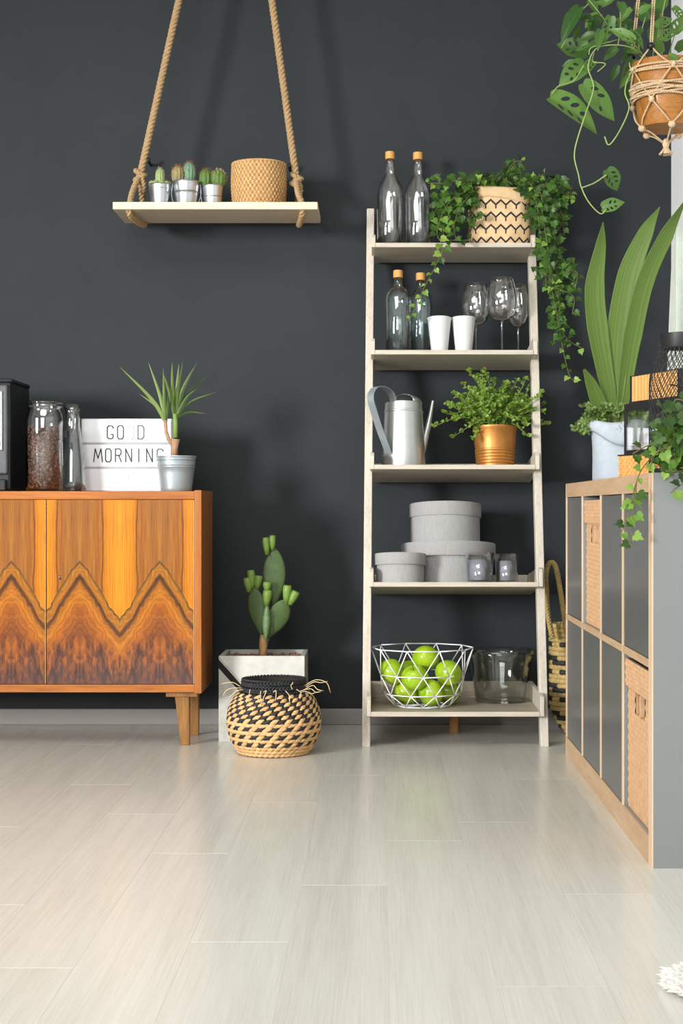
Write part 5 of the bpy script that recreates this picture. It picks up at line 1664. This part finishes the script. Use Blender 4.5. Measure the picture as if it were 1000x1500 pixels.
# ------------------------------------------------------------------ hanging plant in a macrame hanger
M_acacia = wood('acacia wood pot', [(130, 80, 30), (166, 108, 46), (190, 134, 66)], 5, 0, .45, coat=.1)
M_jute = plain('pale jute cord', (214, 186, 150), .9, var=.15, scale=150, bump=.4)
M_bead = plain('black bead', (22, 22, 24), .35)
M_mon = leaf_mat('window leaf', (44, 82, 32), (104, 142, 66), .25)
def hanging_plant():
    D = 4.40; q = D / F
    zt, zb = Z(94, D), Z(189, D); h = zt - zb
    loc = Vector((X(976, D), D, zb))
    o = thing('hanging_window_leaf', 'window-leaf plant in a wooden pot hanging in a jute macrame holder', 'hanging plant', loc)
    r1, r0 = 51 * q, 41 * q
    MB().lathe([(0, .001), (r0 - .002, .001), (r0, .004), (r1, h - .002), (r1 - .001, h), (r1 - .005, h), (r1 - .006, h * .7), (r0 - .006, .01)], 48).build('wooden_pot', M_acacia, o, True, sharp=40)
    MB().lathe([(0, h * .93), (r1 - .006, h * .9)], 28).build('soil', M_soil, o)
    w_ = lambda px, py, dd=0: P(px, py, D + dd) - loc
    mac = MB()
    def cord(pts, R=.0026, n=6): twisted(mac, spline(pts, n), R, .014, 2, 5)
    NS = 5
    ang = [-PI / 2 - .62 + 2 * PI * k / NS for k in range(NS)]
    rad = lambda z: r0 + (r1 - r0) * max(0, min(1, z / h)) + .003
    ring = lambda z, e=0.0, ph=0.0, sag=.0: [((rad(z) + e) * math.cos(a), (rad(z) + e) * math.sin(a), z + sag * math.sin(2 * a + ph)) for a in [2 * PI * i / 40 for i in range(41)]]
    rg = random.Random(9)
    for z, e, sg in ((h * .86, .001, .003), (h * .90, .003, .002), (h * .62, .004, .004), (h * .57, .005, .006), (h * .52, .004, .004), (h * .47, .006, .006), (h * .43, .004, .003), (h * .55, .008, .008), (h * .60, .009, .007), (h * .49, .009, .009), (h * .45, .008, .006), (h * .83, .005, .004)):
        twisted(mac, ring(z, e, rg.uniform(0, 6), sg), .0032, .014, 2, 5)
    top = Vector((.004, 0, 2.8 - zb))
    bot = w_(975, 212)
    knots = []; bd = []
    for k, a in enumerate(ang):
        c, s_ = math.cos(a), math.sin(a)
        u = lambda z, e=0, da=0: Vector(((rad(z) + e) * math.cos(a + da), (rad(z) + e) * math.sin(a + da), z))
        bead = u(h * 1.16, -.004)
        knots.append((u(h * .36, .006), (.008, .008, .009)))
        for da in (-1, 1):
            half = PI / NS
            cord([bead, u(h * 1.0, .002, da * .25), u(h * .86, .004, da * half * .9)])
            cord([u(h * .86, .005, da * half), u(h * .62, .006, da * half * .5), u(h * .36, .006)])
            cord([u(h * .36, .006), u(h * .12, .004, da * half * .6), u(-.002, -.004, da * half)])
        kb = u(-.004, -.004, PI / NS)
        knots.append((kb, (.010, .010, .009)))
        cord([kb, kb * .6 + Vector((0, 0, -.012)), bot])
        for e in (-.0028, .0028):
            cord([bead + Vector((e, 0, 0)), bead.lerp(top, .4) + Vector((e, 0, 0)), top + Vector((e, 0, -.01))], .0024, 10)
        bd.append(bead)
        if k % 2: bd.append(bead + Vector((-.016 * c, .004, -.006)))
        knots.append((u(h * .86, .006, PI / NS), (.006, .006, .008)))
    for i in range(26):
        a = rg.uniform(0, 2 * PI)
        mac.tube([bot + Vector((0, 0, .004)), bot + Vector((.008 * math.cos(a), .008 * math.sin(a), -.014)), bot + Vector((.018 * math.cos(a), .018 * math.sin(a), -.026))], .0020, 5)
    knots.append((bot + Vector((0, 0, .003)), (.010, .010, .014)))
    m = mac.build('macrame_cords', M_jute, o, True)
    for p, r in knots: MB().ell((0, 0, 0), r, 12, 8).build('knot', M_jute, m, True, loc=p)
    bme = MB().ell((0, 0, 0), (.011, .011, .010), 14, 10).mesh('bead', M_bead)
    for p in bd: inst(bme, 'bead', m, Matrix.Translation(p))
    
    MB().lathe([(0, 2.8 - zb), (.016, 2.8 - zb), (.014, 2.795 - zb), (.005, 2.788 - zb), (0, 2.786 - zb)], 16, (.004, 0, 0)).build('ceiling_hook', M_black, o, True)
    # leaves with holes
    def mon_leaf(seed, holes=True):
        rl = random.Random(seed)
        out = []
        prof = [(0, .0), (.06, .16), (.14, .28), (.26, .36), (.40, .385), (.55, .35), (.70, .27), (.83, .16), (.93, .07)]
        R_ = [(w * rl.uniform(.95, 1.05), t) for t, w in prof[1:]]
        outline = [(0, .04)] + [(w, t - (.06 if i < 2 else 0)) for i, (w, t) in enumerate(R_)] + [(0, 1.0)] + [(-w, t - (.06 if i < 2 else 0)) for i, (w, t) in reversed(list(enumerate(R_)))]
        half = spline([(x_, y_, 0) for x_, y_ in outline[:len(R_) + 2]], 3)
        outline = [(max(0, p.x), p.y) for p in half] + [(-max(0, p.x), p.y) for p in half[-2:0:-1]]
        verts = [Vector(p) for p in outline]; n = len(outline)
        edges = [(i, (i + 1) % n) for i in range(n)]
        hl = []
        if holes:
            for sd in (1, -1):
                for t in (.24, .42, .60):
                    if rl.random() < .2: continue
                    wmax = .36 if t < .5 else .26
                    hc = Vector((sd * wmax * .47, t + .02)); rx, ry = wmax * .28, .045
                    an = sd * .55
                    pl = []
                    for i in range(9):
                        b = 2 * PI * i / 9
                        x, y = rx * math.cos(b), ry * math.sin(b)
                        pl.append(Vector((hc.x + x * math.cos(an) - y * math.sin(an), hc.y + x * math.sin(an) + y * math.cos(an))))
                    hl.append((hc, rx, ry, an))
                    st = len(verts); verts += pl; edges += [(st + i, st + (i + 1) % 9) for i in range(9)]
        inh = lambda c, g=1.0: any((((c.x - h0.x) * math.cos(an) + (c.y - h0.y) * math.sin(an)) / (rx * g)) ** 2 + ((-(c.x - h0.x) * math.sin(an) + (c.y - h0.y) * math.cos(an)) / (ry * g)) ** 2 < .98 for h0, rx, ry, an in hl)
        for j in range(2, 10):
            t = j / 10
            for x in (-.24, -.12, 0, .12, .24):
                w = max(.01, .385 * math.sin(PI * min(1, t * .9 + .08)))
                p = Vector((x, t))
                if abs(x) < w * .85 and not inh(p, 1.3): verts.append(p)
        r = delaunay_2d_cdt(verts, edges, [], 1, 1e-5)
        mb = MB()
        vs = [(v.x, v.y, .25 * abs(v.x) - .28 * (v.y - .3) ** 2) for v in r[0]]
        fs = []
        for f in r[2]:
            c = sum((r[0][i] for i in f), Vector((0, 0))) / len(f)
            if not inh(c): fs.append(tuple(f))
        mb.add(vs, fs)
        return mb.mesh('leaf', M_mon, True)
    lm = [mon_leaf(s) for s in range(3)] + [mon_leaf(9, False)]
    specs = [((803, 140), (880, 190), .86, 0), ((852, 120), (902, 177), .78, 1), ((862, 78), (815, 62), 1.2, 2), ((858, 92), (818, 124), 1.1, 0), ((850, 8), (820, 62), .55, 3), ((862, 0), (875, 18), 1.0, 3),
             ((878, 20), (856, 38), 1.0, 3), ((908, 2), (912, 20), 1.3, 3), ((880, 25), (858, 45), 1.2, 1), ((895, 22), (885, 62), .9, 2), ((905, 25), (912, 58), 1.0, 0), ((880, 42), (875, 72), .7, 3),
             ((930, 60), (892, 40), .7, 1), ((938, 55), (908, 90), .8, 3), ((928, 85), (910, 128), .75, 0), ((950, 30), (930, 0), 1.2, 3), ((960, 40), (985, 25), 1.1, 2), ((970, 60), (990, 38), 1.0, 0),
             ((955, 60), (960, 30), .9, 3), ((985, 50), (1010, 20), 1.0, 1), ((960, 20), (975, -10), 1.2, 3), ((935, 20), (955, 5), 1.0, 3), ((888, 247), (906, 280), 1.25, 0), ((880, 305), (914, 295), 1.1, 2),
             ((920, 125), (916, 150), .8, 3), ((990, 75), (1010, 55), 1, 3), ((905, 70), (882, 88), .9, 3), ((850, 40), (838, 62), .8, 3), ((880, 60), (860, 68), .8, 3), ((900, -5), (880, 10), 1, 3),
             ((868, 30), (842, 22), .9, 1), ((872, 50), (846, 58), .9, 3), ((846, 92), (822, 96), 1.0, 2), ((870, 88), (850, 112), .9, 0), ((915, 30), (935, 48), .9, 1), ((920, 45), (944, 70), .8, 0), ((888, 8), (868, 2), 1, 3),
             ((925, 12), (905, 34), .8, 3), ((940, 40), (922, 66), .7, 3), ((968, 78), (952, 50), .9, 3), ((978, 80), (998, 92), .9, 3), ((935, 78), (915, 74), .9, 3), ((832, 30), (822, 55), .5, 3), ((842, 15), (832, 40), .6, 3),
             ((892, 66), (872, 56), .8, 3), ((862, 62), (842, 74), .9, 1), ((950, 12), (968, 30), 1, 1), ((985, 10), (1002, 30), 1, 2), ((905, 95), (895, 120), .8, 3)]
    rl = random.Random(5)
    for b, t, wf, k in specs:
        dd = rl.uniform(-.10, .06)
        if b in ((803, 140), (852, 120), (888, 247), (880, 305)): dd = -.08
        p0, p1 = w_(b[0], b[1], dd), w_(t[0], t[1], dd + rl.uniform(-.03, .03))
        d = p1 - p0
        n_ = Vector((rl.uniform(-.35, .35), -1, rl.uniform(.0, .6)))
        mtx = orient(p0, d, n_, d.length) @ Matrix.Diagonal((min(1.2, max(.45, .72 * wf)), 1, 1, 1))
        inst(lm[k], 'leaf', o, mtx)
    vn = MB()
    vines = [[(955, 90, 0), (925, 70, -.06), (895, 66, -.08), (872, 72, -.08), (861, 98, -.09), (869, 128, -.09), (858, 165, -.09), (845, 205, -.09), (841, 230, -.09), (847, 256, -.09), (851, 274, -.09), (862, 296, -.09), (879, 313, -.09), (888, 306, -.09)],
             [(852, 275, -.09), (870, 268, -.09), (888, 256, -.09)], [(940, 90, 0), (922, 110, -.06), (915, 135, -.07), (921, 158, -.08), (908, 190, -.08), (892, 212, -.08), (885, 200, -.08)],
             [(950, 90, 0), (925, 62, -.05), (900, 50, -.05), (880, 22, -.05), (862, 0, -.05)], [(945, 90, 0), (915, 60, -.03), (890, 62, -.08), (866, 70, -.08), (862, 80, -.08)], [(870, 75, -.08), (868, 90, -.08), (882, 92, -.1), (886, 95, -.1), (875, 105, -.1)],
             [(855, 95, -.08), (840, 118, -.08), (818, 126, -.08), (808, 138, -.08)], [(965, 95, .0), (962, 60, 0), (970, 20, 0), (975, -5, 0)], [(955, 95, .0), (958, 70, .02), (968, 45, .03)],
             [(975, 95, .0), (985, 60, .0), (992, 40, 0)], [(945, 92, 0), (935, 65, -.02), (945, 25, -.02)], [(862, 5, -.05), (848, 20, -.07), (835, 45, -.08), (822, 70, -.08)], [(905, 65, -.06), (908, 40, -.05), (908, 5, -.05)]]
    for i, pts in enumerate(vines):
        path = spline([w_(*p) for p in pts], 8)
        vn.tube(path, .0018 if i < 3 else .0014, 6)
    vn.build('vine_stems', plain('vine stem', (142, 164, 92), .5, var=.12), o, True)
hanging_plant()

# ------------------------------------------------------------------ white fur rug at the lower right
def fur_rug():
    D = 2.40
    loc = Vector((X(1072, D), 2.36, 0))
    o = thing('fur_rug', 'edge of a white shaggy fur rug at the lower right corner', 'rug', loc)
    M_fur = plain('white fur', (238, 236, 230), .9, var=.05)
    rg = random.Random(1)
    N = 40
    edge = [.105 * (1 + .10 * math.sin(3 * 2 * PI * i / N + 1) + .07 * math.sin(5 * 2 * PI * i / N)) for i in range(N)]
    mb = MB()
    vs = [(0, 0, .012)] + [(edge[i] * .8 * math.cos(2 * PI * i / N), edge[i] * 1.1 * math.sin(2 * PI * i / N), .006) for i in range(N)] + [(edge[i] * .9 * math.cos(2 * PI * i / N), edge[i] * 1.2 * math.sin(2 * PI * i / N), .0005) for i in range(N)]
    fs = [(0, 1 + i, 1 + (i + 1) % N) for i in range(N)] + [(1 + i, 1 + N + i, 1 + N + (i + 1) % N, 1 + (i + 1) % N) for i in range(N)]
    mb.add(vs, fs); mb.build('hide', M_fur, o, True)
    fur = MB()
    for i in range(2600):
        a = rg.uniform(0, 2 * PI); k = int(a / 2 / PI * N) % N
        t = math.sqrt(rg.random())
        b = Vector((edge[k] * .85 * t * math.cos(a), edge[k] * 1.15 * t * math.sin(a), .006))
        d = Vector((math.cos(a) + rg.uniform(-.6, .6), math.sin(a) + rg.uniform(-.6, .6), rg.uniform(.1, .9))).normalized() * rg.uniform(.015, .03)
        s_ = d.cross(Vector((0, 0, 1))).normalized() * .0016
        tip = b + d; tip.z = max(.0015, tip.z * .8)
        fur.add([b + s_, b - s_, b + d * .5 + Vector((0, 0, .004)) + s_ * .7, tip], [(0, 1, 3), (0, 2, 3), (1, 2, 3)])
    f = fur.build('fur', M_fur, o); f['kind'] = 'stuff'
fur_rug()
